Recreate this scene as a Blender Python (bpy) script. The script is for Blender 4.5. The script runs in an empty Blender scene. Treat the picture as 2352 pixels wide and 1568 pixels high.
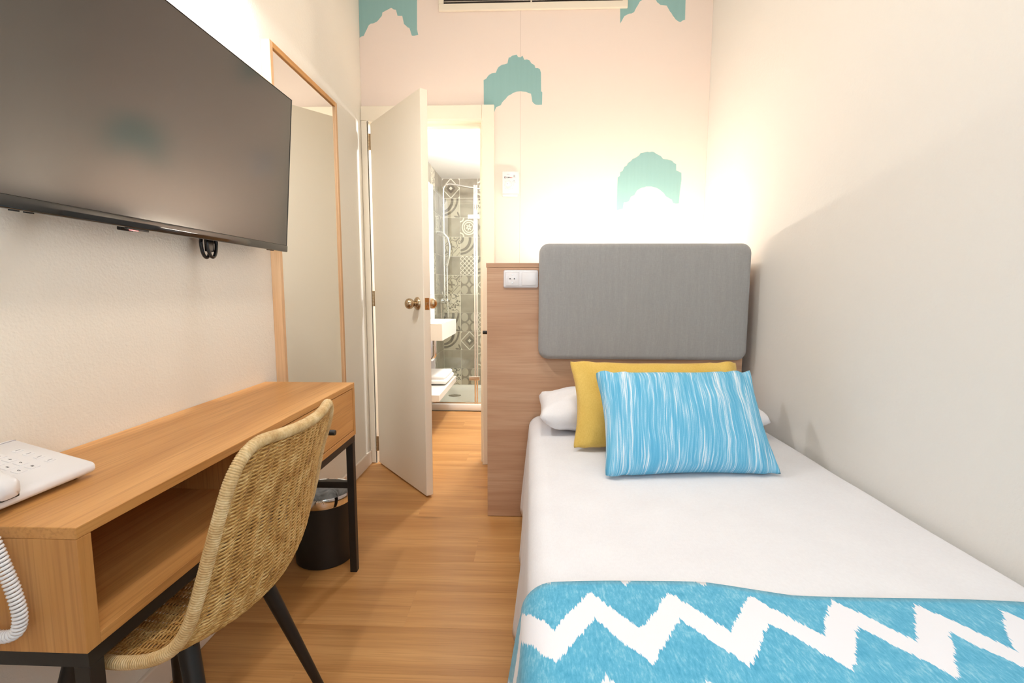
import bpy, bmesh, math, random
from mathutils import Vector, Matrix, noise
from mathutils.geometry import tessellate_polygon
random.seed(7)
PI = math.pi
scene = bpy.context.scene
C = scene.collection

# ------------------------------------------------------------------ camera, world, exposure
F_PX, PITCH, YAW, ROLL, CAM_H = 1098.0, 0.1064, 0.0386, 0.0028, 1.06
def make_camera():
    cd = bpy.data.cameras.new('camera'); cam = bpy.data.objects.new('camera', cd); C.objects.link(cam)
    cd.sensor_width = 36.0; cd.lens = 36.0 * F_PX / 2352.0; cd.clip_start = 0.02; cd.clip_end = 100
    cy, sy, cp, sp = math.cos(YAW), math.sin(YAW), math.cos(PITCH), math.sin(PITCH)
    right = Vector((cy, sy, 0)); level = Vector((-sy, cy, 0))
    fwd = level * cp - Vector((0, 0, 1)) * sp
    up = level * sp + Vector((0, 0, 1)) * cp
    c, s = math.cos(ROLL), math.sin(ROLL)
    r2 = right * c + up * s; u2 = up * c - right * s
    m = Matrix((r2, u2, -fwd)).transposed().to_4x4(); m.translation = Vector((0, 0, CAM_H))
    cam.matrix_world = m
    scene.camera = cam
make_camera()

world = bpy.data.worlds.new('world'); scene.world = world; world.use_nodes = True
bg = world.node_tree.nodes['Background']; bg.inputs['Color'].default_value = (0.74, 0.87, 1.0, 1); bg.inputs['Strength'].default_value = 6.0

scene.view_settings.view_transform = 'Standard'
scene.view_settings.look = 'None'
scene.view_settings.gamma = 1.0
scene.view_settings.use_curve_mapping = False
scene.view_settings.exposure = 0.20

WARM = (1.0, 0.90, 0.75); NEUTRAL = (1.0, 0.90, 0.78); COOLW = (0.93, 0.96, 1.0)
P_LAMP, P_FILL, P_BATH, E_STRIP = 9.5, 11.0, 66.0, 104.0

# ------------------------------------------------------------------ dimensions (metres)
XL, XR, YB, YF, ZC = -0.981, 0.989, 2.841, -0.62, 2.95
BX0, BX1, BY, BZ = -0.915, 0.35, 5.0, 2.193          # bathroom

# ------------------------------------------------------------------ object helpers
BASE = {}
def _link(o, parent):
    C.objects.link(o)
    if parent is not None: o.parent = parent
    return o
def tag(o, label=None, cat=None, group=None, kind=None):
    if label: o['label'] = label
    if cat: o['category'] = cat
    if group: o['group'] = group
    if kind: o['kind'] = kind
    return o
def thing(name, loc, label, cat, group=None):
    o = bpy.data.objects.new(name, None); C.objects.link(o)
    o.empty_display_size = 0.05
    o.location = loc; BASE[o.name] = Vector(loc)
    return tag(o, label, cat, group)
def obj(name, bm, mat, parent=None, smooth=False, angle=40, base=None):
    me = bpy.data.meshes.new(name)
    b = BASE[parent.name] if parent is not None else (Vector(base) if base is not None else Vector((0, 0, 0)))
    if b.length > 0: bmesh.ops.translate(bm, verts=bm.verts, vec=-b)
    bm.to_mesh(me); bm.free()
    me.materials.append(mat)
    if smooth:
        for p in me.polygons: p.use_smooth = True
        if angle < 180:
            try: me.set_sharp_from_angle(angle=math.radians(angle))
            except Exception: pass
    o = bpy.data.objects.new(name, me); _link(o, parent)
    if parent is None and base is not None: o.location = b
    BASE[o.name] = b.copy()
    return o
def struct(name, bm, mat, parent=None, **k):
    o = obj(name, bm, mat, parent, **k); o['kind'] = 'structure'; return o

# ------------------------------------------------------------------ mesh helpers
def NB(): return bmesh.new()
def box(bm, x0, x1, y0, y1, z0, z1, bev=0, seg=2, mat=None):
    r = bmesh.ops.create_cube(bm, size=1.0)
    vs = r['verts']
    M = Matrix.Translation(((x0 + x1) / 2, (y0 + y1) / 2, (z0 + z1) / 2)) @ Matrix.Diagonal((x1 - x0, y1 - y0, z1 - z0, 1))
    if mat is not None: M = mat @ M if False else M
    bmesh.ops.transform(bm, matrix=M, verts=vs)
    if bev > 0:
        es = list({e for v in vs for e in v.link_edges})
        rr = bmesh.ops.bevel(bm, geom=es, offset=bev, segments=seg, affect='EDGES', profile=0.5)
        vs = list({v for f in rr['faces'] for v in f.verts} | {v for v in vs if v.is_valid})
    if mat is not None: bmesh.ops.transform(bm, matrix=mat, verts=vs)
    return bm
def B(x0, x1, y0, y1, z0, z1, bev=0, seg=2, mat=None): return box(NB(), x0, x1, y0, y1, z0, z1, bev, seg, mat)
def cyl(bm, p0, p1, r0, r1=None, n=24, cap=True):
    r1 = r0 if r1 is None else r1
    p0, p1 = Vector(p0), Vector(p1); d = (p1 - p0).normalized()
    a = Vector((0, 0, 1)) if abs(d.z) < .9 else Vector((1, 0, 0))
    u = d.cross(a).normalized(); v = d.cross(u)
    A = [bm.verts.new(p0 + (u * math.cos(t) + v * math.sin(t)) * r0) for t in [2 * PI * i / n for i in range(n)]]
    Bv = [bm.verts.new(p1 + (u * math.cos(t) + v * math.sin(t)) * r1) for t in [2 * PI * i / n for i in range(n)]]
    for i in range(n): bm.faces.new((A[i], Bv[i], Bv[(i + 1) % n], A[(i + 1) % n]))
    if cap: bm.faces.new(A); bm.faces.new(Bv[::-1])
    bmesh.ops.recalc_face_normals(bm, faces=bm.faces)
    return bm
def lathe(bm, prof, origin, axis=(0, 0, 1), n=40, closed=False):
    o = Vector(origin); d = Vector(axis).normalized()
    a = Vector((0, 0, 1)) if abs(d.z) < .9 else Vector((1, 0, 0))
    u = d.cross(a).normalized(); v = d.cross(u)
    rings = []
    for r, h in prof:
        if r < 1e-6: rings.append([bm.verts.new(o + d * h)])
        else: rings.append([bm.verts.new(o + d * h + (u * math.cos(2 * PI * i / n) + v * math.sin(2 * PI * i / n)) * r) for i in range(n)])
    for A, Bv in zip(rings[:-1], rings[1:]):
        for i in range(n):
            j = (i + 1) % n
            if len(A) == 1 and len(Bv) == 1: continue
            if len(A) == 1: bm.faces.new((A[0], Bv[i], Bv[j]))
            elif len(Bv) == 1: bm.faces.new((A[i], Bv[0], A[j]))
            else: bm.faces.new((A[i], Bv[i], Bv[j], A[j]))
    bmesh.ops.recalc_face_normals(bm, faces=bm.faces)
    return bm
def tube(bm, pts, rad, n=8, closed=False, cap=True, up=None):
    pts = [Vector(p) for p in pts]; m = len(pts)
    rads = rad if isinstance(rad, (list, tuple)) else [rad] * m
    rings = []; prev = None
    for i, p in enumerate(pts):
        a = pts[(i - 1) % m] if (closed or i > 0) else p
        b = pts[(i + 1) % m] if (closed or i < m - 1) else p
        t = (b - a).normalized()
        if prev is None:
            ref = Vector(up) if up else (Vector((0, 0, 1)) if abs(t.z) < .9 else Vector((1, 0, 0)))
            u = (ref - t * ref.dot(t)).normalized()
        else:
            u = (prev - t * prev.dot(t))
            u = u.normalized() if u.length > 1e-6 else t.orthogonal().normalized()
        prev = u; v = t.cross(u)
        rings.append([bm.verts.new(p + (u * math.cos(2 * PI * k / n) + v * math.sin(2 * PI * k / n)) * rads[i]) for k in range(n)])
    L = m if closed else m - 1
    for i in range(L):
        A, Bv = rings[i], rings[(i + 1) % m]
        for k in range(n): bm.faces.new((A[k], A[(k + 1) % n], Bv[(k + 1) % n], Bv[k]))
    if cap and not closed: bm.faces.new(rings[0][::-1]); bm.faces.new(rings[-1])
    return bm
def grid(bm, nu, nv, fn, uvs=None, closed_u=False):
    V = [[bm.verts.new(fn(i / (nu - (0 if closed_u else 1)), j / (nv - 1))) for j in range(nv)] for i in range(nu)]
    lay = bm.loops.layers.uv.verify() if uvs else None
    for i in range(nu if closed_u else nu - 1):
        for j in range(nv - 1):
            i2 = (i + 1) % nu
            f = bm.faces.new((V[i][j], V[i2][j], V[i2][j + 1], V[i][j + 1]))
            if uvs:
                for l, (a, b) in zip(f.loops, ((i, j), (i + 1, j), (i + 1, j + 1), (i, j + 1))):
                    l[lay].uv = uvs(a / (nu - 1), b / (nv - 1))
    return bm
def catmull(P, t):
    n = len(P) - 1; x = min(max(t, 0), 1) * n; i = min(int(x), n - 1); f = x - i
    p0 = P[max(i - 1, 0)]; p1 = P[i]; p2 = P[i + 1]; p3 = P[min(i + 2, n)]
    return tuple(0.5 * (2 * b + (c - a) * f + (2 * a - 5 * b + 4 * c - d) * f * f + (-a + 3 * b - 3 * c + d) * f ** 3) for a, b, c, d in zip(p0, p1, p2, p3))
def poly_prism(bm, pts, y_front, y_back):
    """flat outline in XZ given a little thickness in Y"""
    A = [bm.verts.new((x, y_front, z)) for x, z in pts]; Bv = [bm.verts.new((x, y_back, z)) for x, z in pts]
    n = len(pts)
    for tri in tessellate_polygon([[Vector((x, z, 0)) for x, z in pts]]):
        f = bm.faces.new([A[i] for i in tri]); f.normal_update()
        if f.normal.y > 0: f.normal_flip()
    for i in range(n): bm.faces.new((A[i], Bv[i], Bv[(i + 1) % n], A[(i + 1) % n]))
    return bm
def text_bm(s, size, depth=0.0002, align='CENTER', bold=0.0):
    cu = bpy.data.curves.new('txt', 'FONT'); cu.body = s; cu.size = size; cu.extrude = depth; cu.align_x = align; cu.align_y = 'CENTER'
    cu.offset = bold; cu.resolution_u = 3
    o = bpy.data.objects.new('txt', cu); C.objects.link(o)
    dg = bpy.context.evaluated_depsgraph_get()
    me = bpy.data.meshes.new_from_object(o.evaluated_get(dg))
    bm = NB(); bm.from_mesh(me)
    bpy.data.objects.remove(o); bpy.data.curves.remove(cu); bpy.data.meshes.remove(me)
    return bm
def xf(bm, M): bmesh.ops.transform(bm, matrix=M, verts=bm.verts); return bm

# ------------------------------------------------------------------ node expression helper
def srgb(r, g, b):
    f = lambda c: (c / 255) / 12.92 if c / 255 <= .04045 else ((c / 255 + .055) / 1.055) ** 2.4
    return (f(r), f(g), f(b), 1)
class X:
    def __init__(s, nt, sk): s.nt, s.sk = nt, sk
    def op(s, o, *a):
        n = s.nt.nodes.new('ShaderNodeMath'); n.operation = o
        for i, v in enumerate((s,) + a):
            if isinstance(v, X): s.nt.links.new(v.sk, n.inputs[i])
            else: n.inputs[i].default_value = v
        return X(s.nt, n.outputs[0])
    def __add__(s, o): return s.op('ADD', o)
    __radd__ = __add__
    def __sub__(s, o): return s.op('SUBTRACT', o)
    def __rsub__(s, o): return (s * -1) + o
    def __mul__(s, o): return s.op('MULTIPLY', o)
    __rmul__ = __mul__
    def __truediv__(s, o): return s.op('DIVIDE', o)
    def abs(s): return s.op('ABSOLUTE')
    def sin(s): return s.op('SINE')
    def cos(s): return s.op('COSINE')
    def sqrt(s): return s.op('SQRT')
    def min(s, o): return s.op('MINIMUM', o)
    def max(s, o): return s.op('MAXIMUM', o)
    def gt(s, o): return s.op('GREATER_THAN', o)
    def lt(s, o): return s.op('LESS_THAN', o)
    def pp(s, o): return s.op('PINGPONG', o)
    def atan2(s, o): return s.op('ARCTAN2', o)
    def clamp(s):
        r = s.op('ADD', 0.0); r.sk.node.use_clamp = True; return r
    def smooth(s, a, b):
        n = s.nt.nodes.new('ShaderNodeMapRange'); n.interpolation_type = 'SMOOTHSTEP'
        s.nt.links.new(s.sk, n.inputs[0]); n.inputs[1].default_value = a; n.inputs[2].default_value = b
        return X(s.nt, n.outputs[0])
class Mat:
    def __init__(s, name, color=(0.8, 0.8, 0.8, 1), rough=0.5, metal=0.0, spec=0.5, **k):
        s.m = bpy.data.materials.new(name); s.m.use_nodes = True
        s.nt = s.m.node_tree; s.p = s.nt.nodes['Principled BSDF']
        s.set('Base Color', color); s.set('Roughness', rough); s.set('Metallic', metal); s.set('Specular IOR Level', spec)
        for a, v in k.items(): s.set(a.replace('_', ' '), v)
    def set(s, n, v):
        if isinstance(v, X): s.nt.links.new(v.sk, s.p.inputs[n])
        elif hasattr(v, 'is_linked') or hasattr(v, 'links'): s.nt.links.new(v, s.p.inputs[n])
        else: s.p.inputs[n].default_value = v
    def coord(s, kind='Object', scale=(1, 1, 1), rnd=False):
        tc = s.nt.nodes.new('ShaderNodeTexCoord'); src = tc.outputs[kind]
        if rnd:
            oi = s.nt.nodes.new('ShaderNodeObjectInfo'); ad = s.nt.nodes.new('ShaderNodeVectorMath'); ad.operation = 'ADD'
            ml = s.nt.nodes.new('ShaderNodeVectorMath'); ml.operation = 'SCALE'; ml.inputs[0].default_value = (37.1, 91.7, 53.3)
            s.nt.links.new(oi.outputs['Random'], ml.inputs['Scale'])
            s.nt.links.new(src, ad.inputs[0]); s.nt.links.new(ml.outputs[0], ad.inputs[1]); src = ad.outputs[0]; s.rand = X(s.nt, oi.outputs['Random'])
        mp = s.nt.nodes.new('ShaderNodeMapping'); mp.inputs['Scale'].default_value = scale
        s.nt.links.new(src, mp.inputs['Vector'])
        return mp.outputs[0]
    def xyz(s, vec):
        n = s.nt.nodes.new('ShaderNodeSeparateXYZ'); s.nt.links.new(vec, n.inputs[0])
        return [X(s.nt, o) for o in n.outputs]
    def comb(s, x, y, z=0.0):
        n = s.nt.nodes.new('ShaderNodeCombineXYZ')
        for i, v in enumerate((x, y, z)):
            if isinstance(v, X): s.nt.links.new(v.sk, n.inputs[i])
            else: n.inputs[i].default_value = v
        return n.outputs[0]
    def noise(s, vec, scale=5, detail=3, rough=.5, dist=0):
        n = s.nt.nodes.new('ShaderNodeTexNoise'); n.inputs['Scale'].default_value = scale; n.inputs['Detail'].default_value = detail
        n.inputs['Roughness'].default_value = rough; n.inputs['Distortion'].default_value = dist
        s.nt.links.new(vec, n.inputs['Vector']); return X(s.nt, n.outputs['Fac'])
    def voronoi(s, vec, scale=5, feature='F1', rnd=1.0):
        n = s.nt.nodes.new('ShaderNodeTexVoronoi'); n.feature = feature; n.inputs['Scale'].default_value = scale; n.inputs['Randomness'].default_value = rnd
        s.nt.links.new(vec, n.inputs['Vector']); return X(s.nt, n.outputs['Distance'])
    def ramp(s, fac, stops):
        n = s.nt.nodes.new('ShaderNodeValToRGB'); cr = n.color_ramp
        while len(cr.elements) < len(stops): cr.elements.new(0.5)
        for e, (p, c) in zip(cr.elements, stops): e.position = p; e.color = c
        s.nt.links.new(fac.sk, n.inputs[0]); return n.outputs[0]
    def mix(s, fac, a, b, blend='MIX'):
        n = s.nt.nodes.new('ShaderNodeMix'); n.data_type = 'RGBA'; n.blend_type = blend
        ins = [i for i in n.inputs if i.type == 'RGBA']
        fi = [i for i in n.inputs if i.name == 'Factor' and i.type == 'VALUE'][0]
        if isinstance(fac, X): s.nt.links.new(fac.sk, fi)
        else: fi.default_value = fac
        for i, v in zip(ins, (a, b)):
            if isinstance(v, tuple): i.default_value = v
            else: s.nt.links.new(v, i)
        return [o for o in n.outputs if o.type == 'RGBA'][0]
    def bump(s, h, strength=.3, dist=.002):
        n = s.nt.nodes.new('ShaderNodeBump'); n.inputs['Strength'].default_value = strength; n.inputs['Distance'].default_value = dist
        s.nt.links.new(h.sk, n.inputs['Height']); s.nt.links.new(n.outputs[0], s.p.inputs['Normal']); return s

# ------------------------------------------------------------------ materials
def stucco(name, color, s=70, strength=.5, dist=.004):
    M = Mat(name, color, .75, spec=.25); v = M.coord()
    n = M.noise(v, s, 3, .6); n2 = M.noise(v, s * .35, 2, .5)
    M.bump(n * .8 + n2.smooth(.45, .75) * .25, strength, dist); return M.m
def wood(name, c_dark, c_mid, c_light, grain='y', rnd=False, rough=.42, tint=.0, fibre=1.0, scl=1.0, knots=False):
    M = Mat(name, c_mid, rough, spec=.4)
    a, l, f = 9.0 * scl, .9 * scl, 190.0
    sc = {'x': (l, a, a), 'y': (a, l, a), 'z': (a, a, l)}[grain]
    sf = {'x': (4, f, f), 'y': (f, 4, f), 'z': (f, f, 4)}[grain]
    sm = {'x': (1.4, 42, 42), 'y': (42, 1.4, 42), 'z': (42, 42, 1.4)}[grain]
    v = M.coord('Object', sc, rnd)
    n = M.noise(v, 1.0, 4, .55, .6)
    col = M.ramp(n, [(.25, c_dark), (.5, c_mid), (.75, c_light)])
    m = M.noise(M.coord('Object', sm, rnd), 1.0, 3, .6)
    col = M.mix(m.smooth(.40, .66) * (.50 * fibre), col, c_dark)
    fn = M.noise(M.coord('Object', sf, rnd), 1.0, 2, .6)
    dk = (c_dark[0] * .72, c_dark[1] * .68, c_dark[2] * .62, 1)
    col = M.mix(fn.smooth(.46, .70) * (.42 * fibre), col, dk)
    if knots:
        kn = M.voronoi(M.coord('Object', (1.6, 5.5, 5.5), True), 1.0, 'F1', 1.0)
        col = M.mix((1 - kn.smooth(.02, .16)) * .55, col, (c_dark[0] * .5, c_dark[1] * .45, c_dark[2] * .4, 1))
    if rnd and tint > 0:
        k = M.rand * tint + (1 - tint * .5)
        cn = M.nt.nodes.new('ShaderNodeCombineColor')
        for i in range(3): M.nt.links.new(k.sk, cn.inputs[i])
        col = M.mix(1.0, col, cn.outputs[0], 'MULTIPLY')
    M.set('Base Color', col)
    M.bump(fn + m, .08, .0006)
    return M.m
MT = {}
MT['wall'] = stucco('white_stucco_paint', srgb(240, 232, 219), 170, .45, .0022)
MT['wall_right'] = stucco('white_fine_stucco_paint', srgb(234, 230, 224), 150, .40, .002)
MT['plain_white'] = Mat('white_paint', srgb(240, 237, 230), .6).m
MT['wallpaper'] = stucco('peach_wallpaper', srgb(247, 229, 216), 240, .05, .001)
MT['trim'] = Mat('cream_lacquer', srgb(246, 234, 214), .38).m
MT['skirting'] = Mat('cream_skirting_paint', srgb(236, 222, 206), .45).m
def teal():
    M = Mat('teal_wallpaper_print', rough=.8, spec=.2)
    n = M.noise(M.coord('Object', (60, 1, 3)), 1, 3)
    M.set('Base Color', M.ramp(n, [(.3, srgb(148, 187, 184)), (.7, srgb(151, 190, 187))])); return M.m
MT['teal'] = teal()
MT['floor'] = wood('laminate_oak', srgb(168, 115, 62), srgb(197, 144, 86), srgb(212, 161, 102), 'x', True, .36, .07, .7, .9, knots=True)
MT['subfloor'] = Mat('floor_screed', srgb(90, 62, 40), .9).m
MT['oak_y'] = wood('oak_veneer_lengthwise', srgb(192, 134, 72), srgb(212, 155, 92), srgb(222, 168, 106), 'y')
MT['oak_z'] = wood('oak_veneer_upright', srgb(184, 126, 68), srgb(204, 148, 86), srgb(214, 162, 102), 'z')
MT['oak_x'] = wood('oak_veneer_crosswise', srgb(184, 140, 108), srgb(203, 162, 130), srgb(212, 176, 145), 'x', scl=1.1, fibre=.7)
MT['oak_frame'] = wood('mirror_frame_wood', srgb(202, 154, 108), srgb(220, 176, 132), srgb(228, 190, 148), 'z', fibre=.6)
MT['black'] = Mat('black_powder_coat', (.012, .010, .009, 1), .45).m
MT['black_plastic'] = Mat('black_plastic', (.012, .012, .013, 1), .22).m
MT['dark_grey'] = Mat('dark_grey_plastic', (.05, .048, .046, 1), .4).m
MT['screen'] = Mat('tv_glass', (.010, .009, .009, 1), .15, spec=1.0, IOR=1.6).m
MT['gloss_black'] = Mat('gloss_black_bezel', (.01, .01, .01, 1), .06, spec=.8).m
MT['chrome'] = Mat('chrome', (.82, .82, .82, 1), .08, 1.0).m
MT['nickel'] = Mat('satin_nickel', srgb(190, 168, 138), .26, 1.0).m
MT['brass'] = Mat('brass_plate', srgb(205, 160, 105), .35, 1.0).m
MT['mirror'] = Mat('mirror_silver', (.93, .93, .90, 1), .01, 1.0).m
MT['white_plastic'] = Mat('white_plastic', srgb(236, 232, 232), .3).m
MT['ceramic'] = Mat('white_ceramic', srgb(243, 238, 228), .12).m
MT['glass'] = Mat('clear_glass', (.97, .99, .98, 1), 0.0, Transmission_Weight=1.0, IOR=1.45).m
MT['grey_print'] = Mat('grey_print', srgb(70, 66, 72), .6).m
MT['pale_print'] = Mat('pale_grey_print', srgb(170, 165, 170), .6).m
MT['red_print'] = Mat('red_print', srgb(214, 60, 60), .6).m
MT['grille_dark'] = Mat('duct_dark', srgb(70, 62, 56), .8).m
MT['slot'] = Mat('socket_dark', (.02, .02, .02, 1), .5).m
def glass_thin(name, tint, refl=.08):
    m = bpy.data.materials.new(name); m.use_nodes = True; nt = m.node_tree
    for n in list(nt.nodes):
        if n.type != 'OUTPUT_MATERIAL': nt.nodes.remove(n)
    out = [n for n in nt.nodes if n.type == 'OUTPUT_MATERIAL'][0]
    t = nt.nodes.new('ShaderNodeBsdfTransparent'); t.inputs[0].default_value = tint
    g = nt.nodes.new('ShaderNodeBsdfGlossy'); g.inputs['Roughness'].default_value = .02
    lw = nt.nodes.new('ShaderNodeLayerWeight'); lw.inputs['Blend'].default_value = .5
    fr = (X(nt, lw.outputs['Facing']).op('POWER', 5.0) * .95 + .045)
    mx = nt.nodes.new('ShaderNodeMixShader')
    nt.links.new(fr.sk, mx.inputs[0]); nt.links.new(t.outputs[0], mx.inputs[1]); nt.links.new(g.outputs[0], mx.inputs[2])
    nt.links.new(mx.outputs[0], out.inputs[0]); return m
MT['pane'] = glass_thin('window_pane_glass', (.97, .98, .98, 1))
MT['shower_glass'] = glass_thin('shower_glass', (.93, .95, .93, 1))
def emit(name, color, strength):
    M = Mat(name, (1, 1, 1, 1), .5); M.set('Emission Color', color + (1,)); M.set('Emission Strength', strength); return M.m
MT['led'] = emit('led_diffuser', WARM, E_STRIP)
MT['lens'] = emit('downlight_lens', NEUTRAL, 12.0)
MT['bath_lens'] = emit('bathroom_lamp_opal', COOLW, 6.0)
MT['fill_opal'] = emit('added_fill_lamp_opal', NEUTRAL, 2.0)  # glow of the added ceiling fill lamp
MT['plaster'] = Mat('bare_plaster', srgb(176, 150, 132), .9).m
MT['red_led'] = emit('standby_light_red', (1.0, .12, .12), 3.0)
def headboard_fabric():
    M = Mat('grey_woven_upholstery', rough=.85, spec=.2); M.set('Sheen Weight', .25)
    a = M.noise(M.coord('Object', (900, 60, 60)), 1, 2, .7); b = M.noise(M.coord('Object', (60, 60, 900)), 1, 2, .7)
    big = M.noise(M.coord('Object', (70, 1, 6)), 1, 3, .6)
    w = a * .5 + b * .35 + big * .3
    M.set('Base Color', M.ramp(w, [(.30, srgb(146, 144, 142)), (.58, srgb(157, 155, 153)), (.85, srgb(172, 170, 166))]))
    M.bump(a + b, .25, .0008); return M.m
MT['upholstery'] = headboard_fabric()
def linen(name, c1, c2, bump=.12):
    M = Mat(name, rough=.85, spec=.2); M.set('Sheen Weight', .15)
    v = M.coord('Object'); n = M.noise(v, 9, 3)
    t = M.noise(M.coord('Object', (700, 120, 120)), 1, 2); t2 = M.noise(M.coord('Object', (120, 120, 700)), 1, 2)
    M.set('Base Color', M.ramp(n * .4 + t * .35 + t2 * .25, [(.35, c1), (.65, c2)]))
    M.bump(t + t2 + n * 6, bump, .001); return M.m
MT['sheet'] = linen('white_cotton', srgb(228, 226, 229), srgb(235, 234, 237), .10)
MT['pillowcase'] = linen('white_pillowcase', srgb(234, 231, 233), srgb(242, 240, 242), .15)
MT['yellow'] = linen('mustard_linen', srgb(212, 172, 80), srgb(230, 196, 108), .2)
MT['towel'] = linen('white_towel', srgb(238, 234, 228), srgb(246, 243, 238), .6)
def blue_streak():
    M = Mat('blue_white_streaked_cotton', rough=.85, spec=.2)
    u, v, _ = M.xyz(M.coord('UV'))
    warp = M.noise(M.comb(u * 3, v * 2), 1, 2) - .5
    uu = u + warp * .05 - v * .06
    a = M.noise(M.comb(uu * 70, v * 1.8), 1, 3, .65)
    b = M.noise(M.comb(uu * 230, v * 2.6, 4.0), 1, 2, .6)
    c = M.noise(M.comb(uu * 16, v * 1.2, 8.0), 1, 2, .5)
    f = a * .5 + b * .45 + c * .25
    g = M.noise(M.comb(uu * 400, v * 200), 1, 1)
    f = f + (g - .5) * .12
    M.set('Base Color', M.ramp(f, [(.45, srgb(84, 168, 210)), (.58, srgb(110, 185, 219)), (.65, srgb(154, 204, 229)), (.71, srgb(228, 236, 243))]))
    M.bump(b, .1, .0006); return M.m
MT['blue_streak'] = blue_streak()
def ikat():
    M = Mat('blue_white_ikat_throw', rough=.9, spec=.15); M.set('Sheen Weight', .2)
    u, v, _ = M.xyz(M.coord('UV'))          # metres: u across the bed, v along it
    vv = v + u * .03
    rag = (M.noise(M.comb(u * 260, vv * 14), 1, 2, .7) - .5) * .034 + (M.noise(M.comb(u * 30, vv * 16, 3.0), 1, 2) - .5) * .02
    per = .1425
    tri = (u - .113).op('PINGPONG', per / 2) * (2 / per)          # 0 at the peaks, 1 in the valleys
    w = vv + rag + tri * .098
    k = w - .842                                                   # 0 at the upper edge of the first white band
    fr = (k * -1 + 1.96).op('MODULO', .196)
    band = fr.smooth(.0, .003) * (1 - fr.smooth(.074, .077))
    n = M.noise(M.comb(u * 220, v * 60), 1, 3, .7); n2 = M.noise(M.comb(u * 25, v * 25), 1, 3)
    blue = M.ramp(n * .65 + n2 * .35, [(.34, srgb(70, 158, 194)), (.52, srgb(96, 178, 210)), (.68, srgb(150, 206, 224))])
    M.set('Base Color', M.mix(band, blue, srgb(238, 237, 242)))
    M.bump(n, .2, .001); return M.m
MT['ikat'] = ikat()
def rattan(name, a, b, c):
    M = Mat(name, rough=.5, spec=.4)
    v = M.coord('Object'); n = M.noise(v, 30, 3, .7); n2 = M.noise(v, 260, 2)
    M.set('Base Color', M.ramp(n * .7 + n2 * .3, [(.34, a), (.5, b), (.64, c)])); M.bump(n2, .2, .0005); return M.m
MT['rattan'] = rattan('natural_rattan', srgb(156, 108, 50), srgb(200, 154, 86), srgb(226, 190, 128))
MT['rattan_rim'] = rattan('rattan_binding', srgb(186, 146, 92), srgb(208, 174, 122), srgb(226, 198, 150))
def liner():
    M = Mat('grey_bin_liner', srgb(196, 195, 192), .38, spec=.5); n = M.noise(M.coord(), 14, 2, .5, 2.0); M.bump(n, 1.0, .012); return M.m
MT['liner'] = liner()
MT['ceiling'] = Mat('ceiling_paint', srgb(243, 240, 234), .8).m
MT['grout'] = Mat('pale_grout', srgb(236, 229, 214), .9).m

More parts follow.
